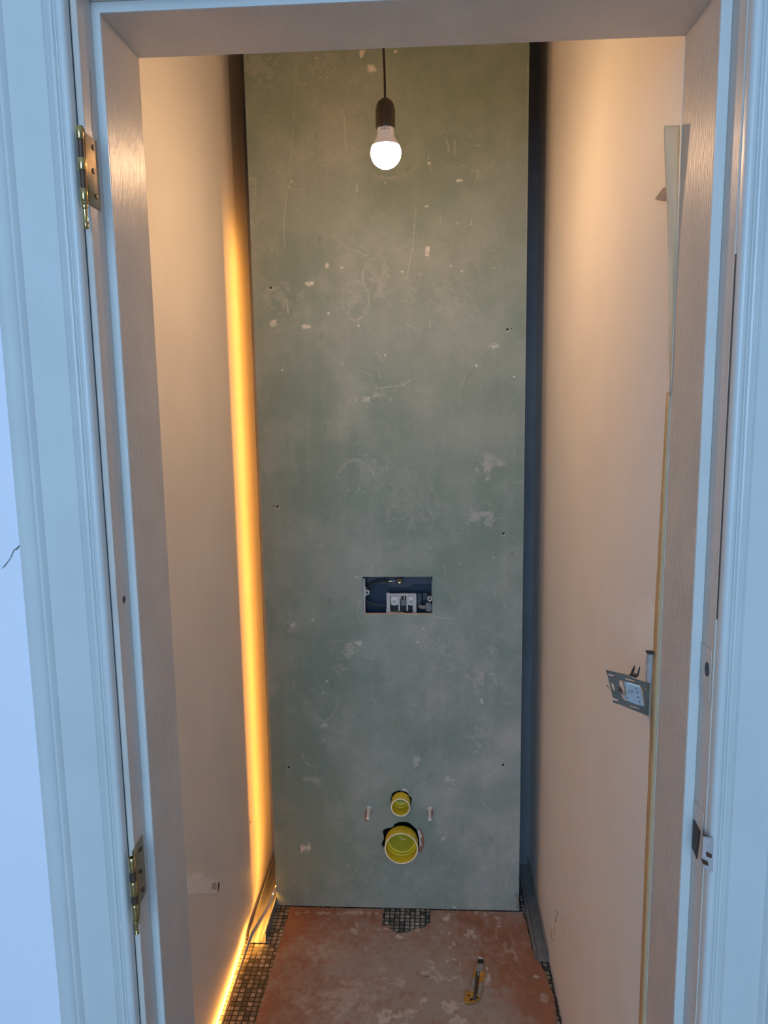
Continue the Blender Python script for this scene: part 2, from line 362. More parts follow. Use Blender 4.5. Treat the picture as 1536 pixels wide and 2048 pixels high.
# soft dusty smudges
for a in ((975, 930, 26, 28, .55), (968, 1035, 34, 18, .5), (895, 1290, 48, 28, .42), (960, 1360, 34, 30, .62), (965, 1475, 34, 34, .52), (905, 1560, 60, 40, .35), (985, 1300, 16, 20, .35),
          (700, 1300, 28, 14, .5), (676, 1335, 14, 14, .35), (590, 1255, 22, 14, .38), (711, 601, 26, 38, .33), (765, 565, 28, 38, .35), (549, 590, 40, 26, .3), (815, 570, 40, 40, .28), (900, 610, 60, 50, .28),
          (640, 135, 60, 40, .34), (520, 140, 36, 36, .32), (720, 150, 60, 30, .3), (820, 1000, 70, 60, .2), (840, 1260, 30, 14, .35), (760, 1420, 34, 30, .25), (745, 945, 40, 30, .22), (950, 480, 60, 60, .22), (760, 790, 30, 12, .4), (626, 1560, 24, 12, .3), (640, 1405, 28, 34, .12), (1000, 1620, 40, 60, .3), (940, 1740, 70, 50, .25), (740, 1760, 60, 40, .15)):
    B(*a[:4], min(.8, a[4]*1.3), layer='dust', rag=1.3, soft=.8)
P.ring(711, 601, 27, 40, .5); P.ring(752, 556, 28, 40, .4, a0=.6); P.ring(642, 1402, 32, 40, .5, .05, a1=.5); P.ring(640, 1500, 36, 36, .4, .05, a0=-3.14, a1=-1.7); P.ring(712, 965, 38, 46, .35, .07, a0=.2, a1=2.9)
P.ring(780, 300, 66, 58, .28, .08, a0=-2.9, a1=-.4); P.ring(900, 1285, 60, 32, .35, .08, a0=-2.9, a1=-.3); P.ring(960, 1345, 32, 26, .4, .1, a0=.3)
# boot tread flecks
for (cu, cv, nu, nv, du, dv, k) in ((752, 545, 5, 5, 6, 7, .35), (660, 1300, 6, 4, 7, 8, .35), (915, 1280, 7, 5, 6, 7, .3), (965, 1345, 5, 4, 7, 7, .25), (712, 590, 4, 4, 7, 8, .25)):
    for i in range(nu):
        for j in range(nv): B(cu+(i-nu/2)*du+random.uniform(-2, 2), cv+(j-nv/2)*dv+random.uniform(-2, 2), random.uniform(1.5, 3), random.uniform(1, 2), k*random.uniform(.4, 1), 'dust')
# plaster dabs
for a in ((723, 107, 6, 7, .85), (742, 138, 8, 7, .9), (791, 101, 3, 4, .8), (631, 116, 3, 2, .7), (651, 150, 1.8, 1.8, .9), (655, 155, 2, 2, .9), (854, 504, 4.5, 9, .9), (617, 569, 8, 4, .85), (549, 648, 11, 7, .6), (611, 653, 10, 3, .7), (654, 532, 3, 6, .7),
          (684, 535, 3, 2, .6), (612, 1697, 9, 10, .72), (887, 1677, 8, 7, .6), (805, 543, 3, 2, .8), (902, 532, 2, 2, .8), (924, 542, 3, 2.4, .8), (933, 543, 2, 2, .8), (852, 413, 3, 2.6, .8), (853, 498, 4, 4, .6), (988, 692, 12, 4, .5), (953, 731, 2.5, 3, .8), (914, 1086, 3, 3, .95), (888, 889, 2, 3, .7),
          (861, 1096, 1.7, 1.7, .8), (964, 1403, 3, 5, .7), (650, 1451, 10, 4, .45), (583, 1251, 5, 4, .5), (625, 1240, 4, 4, .5), (583, 363, 1.8, 2.2, .9), (577, 373, 1.5, 1.5, .6), (919, 361, 6, 3, .85), (770, 365, 3, 1.5, .6), (1028, 753, 3, 2, .8), (832, 657, 3, 6, .7), (1029, 559, 2, 4, .7), (857, 326, 3, 2, .7),
          (908, 1815, 5, 4, .7), (712, 800, 3, 3, .4), (738, 796, 14, 6, .4), (564, 740, 1.8, 1.8, .8), (657, 627, 1.5, 1.5, .9), (717, 652, 1.6, 1.6, .9), (770, 710, 1.7, 1.7, .9), (769, 717, 1.7, 1.7, .8), (685, 727, 2, 3, .6), (654, 1362, 1.6, 1.6, .9), (836, 1285, 2, 2, .8), (905, 1560, 14, 8, .35), (832, 1520, 6, 10, .4), (720, 1290, 6, 7, .6), (905, 1790, 3, 2.5, .6), (980, 1790, 4, 2, .4)):
    B(*a, soft=.3)
# scratches and scrapes
for pts, wd, k in (([(593, 106), (592, 160), (588, 211), (584, 302), (577, 350)], 1.2, .34), ([(574, 383), (569, 425), (567, 443), (568, 480), (570, 498)], 1.3, .5), ([(573, 597), (575, 614), (577, 628)], 2, .6), ([(689, 233), (690, 265), (692, 304)], 1.4, .5),
                 ([(713, 371), (714, 383)], 3, .6), ([(497, 447), (506, 447)], 1.4, .6), ([(678, 122), (679, 130)], 2, .7), ([(664, 469), (698, 498), (734, 511)], 1.6, .4), ([(832, 417), (828, 460), (825, 500), (820, 519), (814, 556)], 1.5, .45),
                 ([(891, 278), (896, 290), (897, 302)], 2.4, .5), ([(910, 280), (909, 309)], 2, .6), ([(956, 340), (954, 358)], 2.2, .5), ([(950, 291), (960, 291)], 2.2, .6), ([(857, 310), (857, 318)], 1.5, .5), ([(861, 326), (860, 340)], 3, .3), ([(943, 443), (942, 450)], 3, .6), ([(880, 437), (881, 444)], 2, .6),
                 ([(977, 693), (985, 686), (1000, 689)], 2.5, .4), ([(932, 750), (922, 771)], 1.8, .5), ([(754, 776), (790, 773), (806, 770), (823, 759)], 1.4, .5), ([(803, 765), (812, 774)], 1.4, .4), ([(742, 529), (728, 538), (724, 552), (730, 572)], 3, .35), ([(705, 736), (746, 751)], 1.3, .35), ([(754, 738), (762, 759)], 1.3, .45),
                 ([(754, 705), (767, 724)], 2, .4), ([(858, 640), (861, 655)], 1.4, .5), ([(566, 871), (566, 886)], 1.6, .5), ([(688, 930), (700, 923), (712, 921), (730, 928), (749, 949)], 2.2, .28), ([(715, 983), (720, 976)], 2.6, .6), ([(690, 985), (698, 980)], 2, .5), ([(631, 1091), (642, 1092), (651, 1088)], 1.8, .4),
                 ([(740, 1149), (743, 1140), (746, 1131)], 3, .5), ([(709, 1153), (719, 1157)], 2.2, 1), ([(858, 1014), (862, 1028), (867, 1040)], 2, .4), ([(590, 965), (600, 955)], 1.3, .3), ([(588, 1365), (587, 1378)], 2, .5), ([(605, 1507), (608, 1520), (618, 1533)], 2, .4), ([(605, 1558), (625, 1556), (640, 1562), (646, 1555)], 2, .4),
                 ([(747, 1565), (752, 1573)], 2.4, .5), ([(980, 1300), (988, 1316)], 3, .4), ([(860, 1248), (862, 1258)], 2.5, .4), ([(889, 1130), (891, 1150)], 1.5, .4), ([(890, 1160), (920, 1230)], 1.2, .2), ([(714, 1222), (722, 1246)], 1.4, .35), ([(867, 1233), (905, 1238)], 1.2, .5), ([(880, 1350), (925, 1332)], 1.5, .3), ([(800, 1357), (812, 1358)], 1.5, .4), ([(823, 1410), (838, 1410)], 1.5, .35),
                 ([(1010, 1205), (1010, 1215)], 1.4, .5), ([(990, 1175), (990, 1190)], 1.4, .4), ([(672, 1318), (684, 1318)], 2.4, .5), ([(695, 1318), (702, 1308), (715, 1300)], 2.6, .5), ([(690, 1290), (712, 1284), (727, 1282)], 2, .45), ([(728, 1310), (734, 1317), (746, 1316)], 2.4, .4), ([(1055, 120), (1053, 500), (1049, 900), (1043, 1400), (1040, 1650)], .8, .25),
                 ([(1040, 1690), (1030, 1710), (1010, 1780)], 2, .25), ([(960, 1600), (985, 1625)], 2, .35), ([(640, 1650), (700, 1646)], 1, .25), ([(940, 1800), (985, 1770)], 2, .3), ([(484, 112), (486, 250)], 1, .35)):
    Ln(pts, wd, k*.9, brk=.45)
for k in range(70): # many faint hairline scuffs
    u = random.uniform(520, 1035); v = random.uniform(120, 1790); a = random.uniform(-.9, .9)+random.choice((0, 1.57)); L = random.uniform(4, 24)
    Ln([(u, v), (u+L*math.cos(a)*.5, v+L*math.sin(a)*.5), (u+L*math.cos(a+.3), v+L*math.sin(a+.3))], 1, random.uniform(.12, .3), brk=.4)
for k in range(60): B(random.uniform(500, 1045), random.uniform(110, 1800), random.uniform(.9, 1.6), random.uniform(.9, 1.6), random.uniform(.3, .7))
for j in range(4):  # print of small squares near the left edge
    for i in range(4): B(500+i*3.8, 355+j*4.2, 1.2, 1.6, .45, rag=.3)
for i in range(4): Ln([(502+i*3, 372), (503+i*3, 392+8*(i % 2))], 1, .3, brk=.7); Ln([(503+i*2.5, 400), (502+i*2.5, 424)], 1, .25, brk=.7)
# faint dark print stamped down the board, dark dots
for (u, v) in ((632, 272), (639, 477), (643, 671), (650, 855), (655, 1034), (659, 1203), (664, 1370)):
    for j in range(5): Ln([(u-1, v-6+j*3), (u+2, v-5+j*3)], 1, .4, 'darkm')
for a in ((1025, 1107, 2, 4, .5), (869, 958, 4, 4, .25), (785, 915, 5, 4, .22), (827, 935, 2, 2, .3), (969, 1115, 1.6, 1.6, .5)): B(*a, layer='darkm')
def base3(bs):
    return [bs[i]*(1+.10*(med-.5)) for i in range(3)]
colB = P.colors(base3((.215, .275, .225)), (.45, .435, .395), (.72, .66, .58), (.10, .10, .09))
holes = []
def hole(u, v, Yp, ru, rv, seed):   # ragged hole round a pipe
    c = at(u, v, Y=YB); r = np.random.RandomState(seed); ph = r.rand(5)*6.28; am = r.rand(5)*.03
    holes.append((c.x, c.z, ru, rv, ph, am))
PF = at(801, 1615, Y=2.128); PD = at(802.5, 1697, Y=2.127)
holes.append((PF.x, PF.z+.002, .0315, .0335, [1, 2.2, .4, 5.1], [.03, .02, .02, .03]))
holes.append((PD.x+.001, PD.z+.0025, .0600, .0602, [4, 1.2, 2.4, 3.1], [.03, .04, .04, .03]))
FB = [(at(738, 1629, Y=2.14).x-.001, .0), (at(859.5, 1629, Y=2.14).x, .0)]; FZ = at(800, 1617, Y=YB).z
def hr(h, an): return 1+sum(a*np.sin((3+2*i)*an+p) for i, (p, a) in enumerate(zip(h[4], h[5])))
def keepB(X, Z):
    k = ~((X > OPX0) & (X < OPX1) & (Z > OPZ0) & (Z < OPZ1))
    for h in holes:
        an = np.arctan2(Z-h[1], X-h[0]); d = np.hypot((X-h[0])/h[2], (Z-h[1])/h[3]); k &= d > hr(h, an)
    return k
def warpB(X, Z):
    X = X.copy(); Z = Z.copy()
    for v0, A, s in ((OPX0, X, 0), (OPX1, X, 0), (OPZ0, Z, 1), (OPZ1, Z, 1)):
        near = np.abs(A-v0) < .00101
        near &= ((Z > OPZ0-.004) & (Z < OPZ1+.004)) if s == 0 else ((X > OPX0-.004) & (X < OPX1+.004))
        A[near] = v0
    for h in holes:
        dx = X-h[0]; dz = Z-h[1]; an = np.arctan2(dz, dx); R = hr(h, an)/np.sqrt((np.cos(an)/h[2])**2+(np.sin(an)/h[3])**2); d = np.hypot(dx, dz)
        nr = np.abs(d-R) < .0014; X[nr] = h[0]+R[nr]*np.cos(an[nr]); Z[nr] = h[1]+R[nr]*np.sin(an[nr])
    return X, Z
board = empty('plasterboard', ((BX0+BX1)/2, YB, 0), 'tall moisture-resistant green plasterboard panel scuffed with plaster dust, closing the back of the toilet room', 'plasterboard')
grid_mesh('paper_face', P, colB, keepB, lambda X, Z: np.stack([X, np.full_like(X, YB), Z], -1), M['board'], board, warpB)
cb = MB(); T = .0125
def quad(b, a, c, mi=0): b.add([a[0], a[1], c[1], c[0]], [(0, 1, 2, 3)], mi)
y0, y1 = YB, YB+T
cb.add([(BX0, y0, BZ0), (BX0, y1, BZ0), (BX0, y1, BZ1), (BX0, y0, BZ1)], [(0, 1, 2, 3)]); cb.add([(BX1, y0, BZ0), (BX1, y1, BZ0), (BX1, y1, BZ1), (BX1, y0, BZ1)], [(0, 3, 2, 1)])
cb.add([(BX0, y0, BZ0), (BX1, y0, BZ0), (BX1, y1, BZ0), (BX0, y1, BZ0)], [(0, 1, 2, 3)]); cb.add([(BX0, y0, BZ1), (BX1, y0, BZ1), (BX1, y1, BZ1), (BX0, y1, BZ1)], [(0, 3, 2, 1)])
o4 = [(OPX0, OPZ0), (OPX1, OPZ0), (OPX1, OPZ1), (OPX0, OPZ1)]
for i in range(4):
    a, c = o4[i], o4[(i+1) % 4]; cb.add([(a[0], y0, a[1]), (c[0], y0, c[1]), (c[0], y1, c[1]), (a[0], y1, a[1])], [(0, 1, 2, 3)])
for h in holes:
    n = 64; ring = []
    for i in range(n):
        an = 2*math.pi*i/n; R = float(hr(h, an))/math.sqrt((math.cos(an)/h[2])**2+(math.sin(an)/h[3])**2); ring.append((h[0]+R*math.cos(an), h[1]+R*math.sin(an)))
    vs = [(a, y0, c) for a, c in ring]+[(a, y1, c) for a, c in ring]; cb.add(vs, [(i, (i+1) % n, n+(i+1) % n, n+i) for i in range(n)])
cb.build('gypsum_core', M['core'], board, recalc=False)
# back face of the board, in strips round the openings
bk = MB()
for r in ((BX0, BX1, OPZ1, BZ1), (BX0, OPX0, OPZ0, OPZ1), (OPX1, BX1, OPZ0, OPZ1), (BX0, BX1, .42, OPZ0), (BX0, -.17, BZ0, .42), (.0, BX1, BZ0, .42)):
    bk.add([(r[0], y1, r[2]), (r[1], y1, r[2]), (r[1], y1, r[3]), (r[0], y1, r[3])], [(3, 2, 1, 0)])
bk.build('backing_paper', M['torn'], board, recalc=False)
# screw holes
for i, (u, v, r) in enumerate(((541.5, 575.5, 3.1), (1015, 659, 3.3), (1023, 657, 1.4), (555, 1013.5, 3.0), (546.5, 1011.5, 1.4), (1007, 1067, 3.2), (578, 1535, 3.0), (569.5, 1534.5, 1.4), (1006.5, 1530, 3.0))):
    c = at(u, v, Y=YB-.0003); r *= .00125
    MB().lathe([(0, 0), (r, 0), (r*1.02, .0003)], c, 'y', 16).build('screw_hole', M['black'], board)
    if r > .003: MB().lathe([(r*1.02, -.0001), (r*1.45, .0002)], c, 'y', 16, a0=-2.6, a1=.5).build('chipped_rim', M['blob'], board)
# torn paper beside the drain and the fixing bolts
def patch(pts, y, name, mt, par, th=.0006):
    b = MB().prism([(p.x, p.z) for p in [at(u, v, Y=y) for u, v in pts]], y-th, y, 'xz'); return b.build(name, mt, par)
patch([(838, 1655), (846, 1664), (849, 1680), (847, 1696), (841, 1706), (836, 1702), (838, 1690), (841, 1672)], YB-.0003, 'torn_paper', M['torn'], board)
patch([(834, 1659), (840, 1662), (844, 1672), (841, 1677), (844, 1690), (839, 1694), (838, 1675)], YB-.0010, 'plaster_crumb', M['core'], board)
patch([(804, 1580), (808, 1575), (815, 1580), (816, 1586), (812, 1583)], YB-.0006, 'plaster_crumb', M['core'], board)
patch([(731, 1620), (737, 1616), (738, 1640), (733, 1644), (730, 1640), (729, 1630)], YB-.0003, 'torn_paper', M['torn'], board)
patch([(854, 1620), (857, 1617), (866, 1617), (867, 1624), (863, 1636), (856, 1634)], YB-.0003, 'torn_paper', M['torn'], board)
# curled paper at the bottom right corner
cu = MB(); vs = []
for i in range(9):
    t = i/8; z = .012+.058*t
    for j in range(5):
        s_ = j/4; a = s_*1.9; vs.append((BX1-.012+.012*math.sin(a)*(math.sin(t*3.14)*.8+.2), YB-.0012-.010*(1-math.cos(a))*(math.sin(t*3.14)), z))
cu.add(vs, [(i*5+j, i*5+j+1, (i+1)*5+j+1, (i+1)*5+j) for i in range(8) for j in range(4)], 0, True)
cu.build('curled_paper', M['knifegrey'], board, recalc=False)

# unseen steel studs behind the board, deepened to block light across the cavity
for x0, lab in ((-.4440, 'galvanised stud behind the left edge of the green board'), (.2155, 'galvanised stud behind the right edge of the green board')):
    s = .05
    thing(MB().prism([(x0, y1+.0005), (x0+s, y1+.0005), (x0+s, y1+.215), (x0+s-.001, y1+.215), (x0+s-.001, y1+.0015), (x0+.001, y1+.0015), (x0+.001, y1+.215), (x0, y1+.215)], .04, 2.62, 'xy').build('metal_stud', M['galv']), lab, 'stud', 'studs carrying the green board')

# ------------------------------------------------------------------ flush cistern behind the opening
yc = y1+.0015
cis = empty('flush_cistern', ((OPX0+OPX1)/2, yc+.06, .90), 'dark blue concealed cistern with hoses and grey valve frame inside the rectangular opening', 'cistern')
def o2(cx, cy):  # crop pixel of the opening view -> photograph pixel
    return 700+cx/8.084, 1130+cy/8.084
tb = MB(); ya, yb2 = yc, yc+.075
tb.box(OPX0-.03, OPX1+.03, yb2, yb2+.01, OPZ0-.05, OPZ1+.05)
tb.box(OPX0-.03, OPX0-.006, ya, yb2, OPZ0-.05, OPZ1+.05); tb.box(OPX1+.004, OPX1+.03, ya, yb2, OPZ0-.05, OPZ1+.05)
tb.box(OPX0-.006, OPX1+.004, ya, yb2, OPZ1+.03, OPZ1+.05); tb.box(OPX0-.006, OPX1+.004, ya, yb2, OPZ0-.05, OPZ0-.03)
tb.build('tank', M['tank'], cis)
def opoly(pts, y, th, name, mt, par=cis, bevel=.0008):
    pts = [at(*o2(*p), Y=y) for p in pts]; return MB().prism([(p.x, p.z) for p in pts], y, y+th, 'xz').build(name, mt, par, bevel)
opoly([(240, 150), (1330, 150), (1330, 310), (1040, 310), (990, 355), (910, 365), (700, 368), (640, 350), (600, 312), (250, 310)], yb2-.022, .02, 'moulded_ledge', M['tank2'])
# light frame down the left and right of the opening, with screw lugs
lf = opoly([(182, 218), (243, 218), (243, 360), (262, 400), (262, 500), (246, 530), (246, 790), (262, 830), (205, 830), (195, 500)], yc+.001, .016, 'mounting_rim', M['grey'])
rf2 = opoly([(1315, 235), (1336, 235), (1336, 815), (1318, 790), (1326, 600), (1318, 480)], yc+.001, .016, 'mounting_rim', M['midgrey'])
for (px_, py_), par in (((278, 448), lf), ((1290, 550), rf2)):
    c = at(*o2(px_, py_), Y=yc-.002)
    MB().lathe([(.0038, -.001), (.0068, -.001), (.0072, .001), (.0072, .012), (.0038, .012), (.0038, -.001)], c, 'y', 24).build('screw_lug', M['grey'], par)
    MB().lathe([(0, .006), (.0037, .006)], c, 'y', 20).build('lug_bore', M['black'], par)
# grey valve frame
yv = yc+.020
opoly([(588, 455), (636, 455), (650, 480), (650, 700), (655, 765), (870, 775), (872, 812), (585, 815), (585, 720), (592, 700)], yv-.006, .012, 'valve_frame', M['grey'])
opoly([(636, 465), (1072, 462), (1072, 500), (640, 500)], yv-.004, .010, 'valve_frame', M['grey'])
opoly([(1018, 500), (1074, 500), (1076, 800), (1015, 800), (1012, 640)], yv-.003, .010, 'valve_frame', M['grey'])
for x in (660, 930):
    tabp = opoly([(x, 505), (x+118, 505), (x+118, 640), (x+60, 660), (x+5, 640)], yv, .008, 'lifting_tab', M['white'])
    c = at(*o2(x+53, 595), Y=yv-.003)
    MB().lathe([(.0018, -.001), (.0050, -.001), (.0054, .002), (.0018, .002)], c, 'y', 20).build('tab_pin', M['grey'], tabp)
    MB().lathe([(0, 0), (.0018, 0)], c, 'y', 16).build('pin_centre', M['rust'], tabp)
for x in (778, 910): opoly([(x, 500), (x+30, 500), (x+30, 745), (x+2, 750)], yv-.006, .010, 'valve_rib', M['grey'])
for x in (815, 870): opoly([(x, 485), (x+16, 485), (x+16, 555), (x, 555)], yv-.005, .006, 'valve_rib', M['grey'])
opoly([(655, 480), (1015, 480), (1015, 800), (655, 790)], yv+.012, .02, 'valve_body', M['black'])
opoly([(820, 560), (905, 560), (905, 660), (820, 660)], yv+.006, .01, 'valve_button', M['midgrey'])
# blue-grey parts and clamp on the right
opoly([(1085, 455), (1155, 455), (1160, 560), (1140, 640), (1085, 640)], yv+.014, .012, 'blue_bracket', M['tank2'])
opoly([(1180, 452), (1255, 452), (1255, 565), (1180, 560)], yv+.010, .010, 'blue_bracket', M['tank2'])
c = at(*o2(1108, 485), Y=yv+.004); MB().lathe([(0, -.002), (.0028, -.001), (.003, .006)], c, 'y', 16).build('chrome_stud', M['steel'], cis)
cl = [at(*o2(1115, 665), Y=yv+.004), at(*o2(1150, 680), Y=yv), at(*o2(1215, 690), Y=yv)]
MB().tube(cl, [.0045, .0065, .0065], 14).build('union_nut', M['midgrey'], cis)
opoly([(1222, 620), (1310, 610), (1325, 690), (1310, 760), (1225, 750)], yv-.006, .014, 'hose_union', M['midgrey'])
# brass inlet valve and black hoses
c = at(*o2(800, 255), Y=yc+.020)
iv = MB().lathe([(.0030, -.004), (.0062, -.005), (.0066, -.002), (.0062, .002), (.0050, .003), (.0050, .02)], c, 'y', 22).build('inlet_valve', M['brass'], cis)
MB().lathe([(0, -.003), (.0029, -.003)], c, 'y', 18).build('valve_slot', M['rust'], iv)
MB().lathe([(0, 0), (.0095, 0), (.0095, .006), (0, .006)], c+Vector((0, .001, 0)), 'y', 22).build('rubber_washer', M['black'], iv)
MB().tube([at(*o2(735, 255), Y=yc+.022), at(*o2(682, 262), Y=yc+.022)], .0046, 14).build('ribbed_collar', M['midgrey'], cis)
MB().tube([at(*o2(680, 260), Y=yc+.022), at(*o2(625, 262), Y=yc+.022)], .0026, 12).build('brass_ferrule', M['brass'], cis)
MB().tube([at(*o2(*p), Y=yc+.022) for p in ((630, 262), (540, 265), (460, 275), (380, 300), (310, 335), (255, 372), (215, 430))], .0032, 12).build('inlet_hose', M['rubber'], cis)
MB().tube([at(*o2(*p), Y=yc+.030) for p in ((600, 225), (500, 235), (420, 250), (330, 285), (260, 320), (210, 360))], .0018, 10).build('inlet_hose', M['rubber'], cis)
MB().tube([at(*o2(*p), Y=yc+.026) for p in ((235, 560), (270, 590), (330, 620), (420, 645), (500, 655), (600, 655))], .0022, 10).build('thin_hose', M['rubber'], cis)

# ------------------------------------------------------------------ pipes and fixing bolts
def pipe(name, c, R, tip, label, hook):
    e = empty(name, (c.x, YB, c.z), label, 'pipe'); t = .0032; y = tip
    # outer wall, worn rim, inside wall with a step, closed cap floor
    MB().lathe([(R, y+.001), (R, YB+.004)], (c.x, 0, c.z), 'y', 56).build('pipe_wall', M['yellow'], e)
    MB().lathe([(R, YB+.004), (R-.002, YB+.005), (R-.002, YB+.10)], (c.x, 0, c.z), 'y', 56).build('rubber_seal', M['black'], e)  # pipe run behind the board made black for the shade inside the hole
    MB().lathe([(R, y+.0012), (R+.0003, y), (R-t/2, y-.0009), (R-t, y), (R-t, y+.0012)], (c.x, 0, c.z), 'y', 56).build('pipe_rim', M['yrim'], e)
    st = .036 if hook else .042
    MB().lathe([(R-t, y+.001), (R-t-.0005, y+st), (R-t-.003, y+st+.002), (R-t-.003, y+st+.012), (R-t-.0075, y+st+.013)], (c.x, 0, c.z), 'y', 56).build('pipe_socket', M['yellow'], e)
    MB().lathe([(R-t-.0075, y+st+.013), (R*.5, y+st+.015), (0, y+st+.015)], (c.x, 0, c.z), 'y', 56).build('cap_floor', M['yin'], e)
    if hook:
        q = Vector((c.x, y+st+.012, c.z))
        MB().tube([q+Vector((-.008, 0, .010)), q+Vector((0, 0, .004)), q+Vector((.007, 0, 0)), q+Vector((.010, 0, .001))], [.0016, .0013, .0015, .0012], 8).build('cap_tab', M['yrim'], e)
    return e
pipe('flush_pipe', PF, .0284, 2.127, 'small yellow capped flush pipe stub poking through the green board above the drain', False)
pipe('drain_pipe', PD, .0498, 2.126, 'large yellow capped drain pipe stub near the bottom of the green board', True)
for x, lab in ((FB[0][0], 'white-sleeved fixing bolt left of the yellow pipes, beside torn brown paper'), (FB[1][0], 'white-sleeved fixing bolt right of the yellow pipes')):
    e = empty('fixing_bolt', (x, YB, FZ), lab, 'bolt', 'fixing bolts either side of the yellow pipes')
    MB().lathe([(0, YB-.060), (.0042, YB-.0595), (.0048, YB-.058), (.0048, YB-.053), (.0044, YB-.052), (.0046, YB-.051), (.0050, YB+.01)], (x, 0, FZ), 'y', 20).build('sleeve', M['white'], e)
    MB().lathe([(.0050, 0), (.0078, .0005), (.0078, .001)], (x, YB-.0015, FZ), 'y', 20).build('collar', M['core'], e)

# ------------------------------------------------------------------ floor cover
F_ = Paint(-.455, .330, 1.12, 2.160, .0025, 'floor')
F_.jit = fbm(F_.nx, F_.nz, 6, 3, 15)-.5
cb1 = fbm(F_.nx, F_.nz, 80, 5, 21); cb2 = fbm(F_.nx, F_.nz, 24, 4, 22); cb3 = fbm(F_.nx, F_.nz, 6, 3, 23)
Xf, Yf = np.meshgrid(F_.x, F_.z)
cen = np.clip(1-np.hypot((Xf+.06)/.30, (Yf-1.86)/.36), 0, 1)
edge_ = np.clip((Xf+.435)/.09, 0, 1)*np.clip((.30-Xf)/.13, 0, 1)
F_.dust = np.clip(edge_*(.42+cen*.7)+(cb1-.5)*.9+(cb2-.5)*.5+(cb3-.5)*.7, 0, 1)
for a in ((796, 1823, 20, 2.5, .35), (700, 1826, 60, 3, .5), (640, 1826, 50, 3, .45), (911, 1834, 10, 7, .9), (957, 1866, 12, 7, .7), (924, 1887, 5, 4, .7), (914, 1893, 4, 7, .7), (868, 1930, 12, 10, .5), (890, 1955, 20, 6, .6), (857, 1945, 14, 4, .6), (903, 2012, 20, 12, .7), (790, 2035, 30, 13, .75), (925, 2043, 20, 10, .7), (803, 1874, 8, 3, .8), (760, 1940, 14, 8, .4), (765, 1955, 8, 3, .5), (800, 1963, 14, 7, .4), (736, 1898, 8, 4, .4), (847, 2001, 6, 3, .7),
          (908, 1921, 5, 3, .8), (922, 1920, 3, 2.5, .8), (985, 1952, 4, 10, .8), (980, 1965, 5, 10, .4), (984, 1940, 3, 3, .8), (1025, 1845, 5, 14, .6), (1052, 1900, 5, 22, .35), (1035, 1895, 6, 10, .3), (712, 1850, 3, 4, .8), (706, 1860, 6, 3, .6), (712, 1868, 3, 7, .5), (913, 1868, 2, 2, .9), (761, 1858, 3, 3, .5), (930, 1930, 1.5, 8, .7), (640, 1900, 30, 16, .25), (690, 2000, 50, 30, .3), (588, 1990, 20, 20, .2), (1000, 1826, 25, 4, .5), (1085, 1955, 6, 4, .6), (1095, 2000, 5, 8, .4), (828, 1860, 14, 4, .4), (850, 1855, 12, 4, .5), (775, 1858, 10, 3, .5)):
    F_.blob(*a, soft=.35, rag=1.7)
for pts, wd, k in (([(1022, 1838), (1017, 1860), (1016, 1880)], 4, .4), ([(1050, 1870), (1053, 1890), (1056, 1915), (1058, 1930)], 4, .35), ([(1034, 1935), (1060, 1960)], 2, .4), ([(920, 1935), (926, 1960), (930, 1980)], 3, .4), ([(700, 1965), (730, 1955)], 2, .4), ([(1000, 1905), (1025, 1930)], 2, .3), ([(600, 1900), (640, 1895)], 2, .2), ([(830, 1975), (860, 1985), (900, 1970)], 2, .25)):
    F_.line(pts, wd, k, brk=.3)
for k in range(170): F_.blob(random.uniform(560, 1100), random.uniform(1825, 2046), random.uniform(.8, 2.4), random.uniform(.7, 1.5), random.uniform(.3, .8), rag=.8)
F_.line([(845, 1951), (852, 1954), (862, 1953)], 2, .7, 'darkm')
colF = F_.colors([np.full_like(cb1, .33)*(1+.3*(cb2-.5)), np.full_like(cb1, .145)*(1+.3*(cb2-.5)), np.full_like(cb1, .080)*(1+.3*(cb2-.5))], (.37, .295, .245), (.62, .54, .46), (.03, .03, .03))
le = [(1.10, -.452), (1.712, -.4445), (2.154, -.4335)]; re = [(1.10, .318), (1.60, .318), (1.741, .3126), (1.80, .3195), (1.836, .319), (1.90, .3105), (1.945, .3010), (1.958, .2880), (2.03, .2865), (2.064, .2855), (2.11, .283), (2.151, .2790)]
lex = np.interp(Yf, [a for a, _ in le], [b for _, b in le]); rex = np.interp(Yf, [a for a, _ in re], [b for _, b in re])
jl = fbm(3, F_.nz, 8, 3, 31)[:, :1]*.003
def notch(X):   # lower edge of the tile window beside the board
    return np.interp(X, [-.1475, -.146, -.143, -.120, -.118, -.110, -.095, -.070, -.052, -.048, -.020, -.006, -.001, .0015], [2.30, 2.09, 2.085, 2.088, 2.070, 2.062, 2.054, 2.058, 2.060, 2.072, 2.078, 2.098, 2.10, 2.30])
def keepF(X, Y): return ~(Y > notch(X))
def warpF(X, Y):
    # squeeze columns between the torn left and right edges
    t = (X-F_.x[0])/(F_.x[-1]-F_.x[0]); X2 = lex+.0008*np.sin(Y*90)+t*((rex+jl)-lex); return X2, Y
def placeF(X, Y):
    z = .0032+.004*np.exp(-((X-.30)/.03)**2)*np.clip((Y-1.6)*4, 0, 1)
    return np.stack([X, Y, z], -1)
cov = empty('floor_cover', (-.06, 1.6, 0), 'reddish brown hardboard sheet dusted with plaster, laid over the mosaic floor', 'floor cover')
grid_mesh('top_face', F_, colF, keepF, placeF, M['cover'], cov, warpF)
eb = MB()
lp = [(np.interp(y, [a for a, _ in le], [b for _, b in le])+.0008*math.sin(y*90), y) for y in np.linspace(1.12, 2.158, 60)]
rp = [(float(np.interp(y, F_.z, rex[:, 0]+jl[:, 0])), y) for y in np.linspace(1.12, 2.158, 120)]
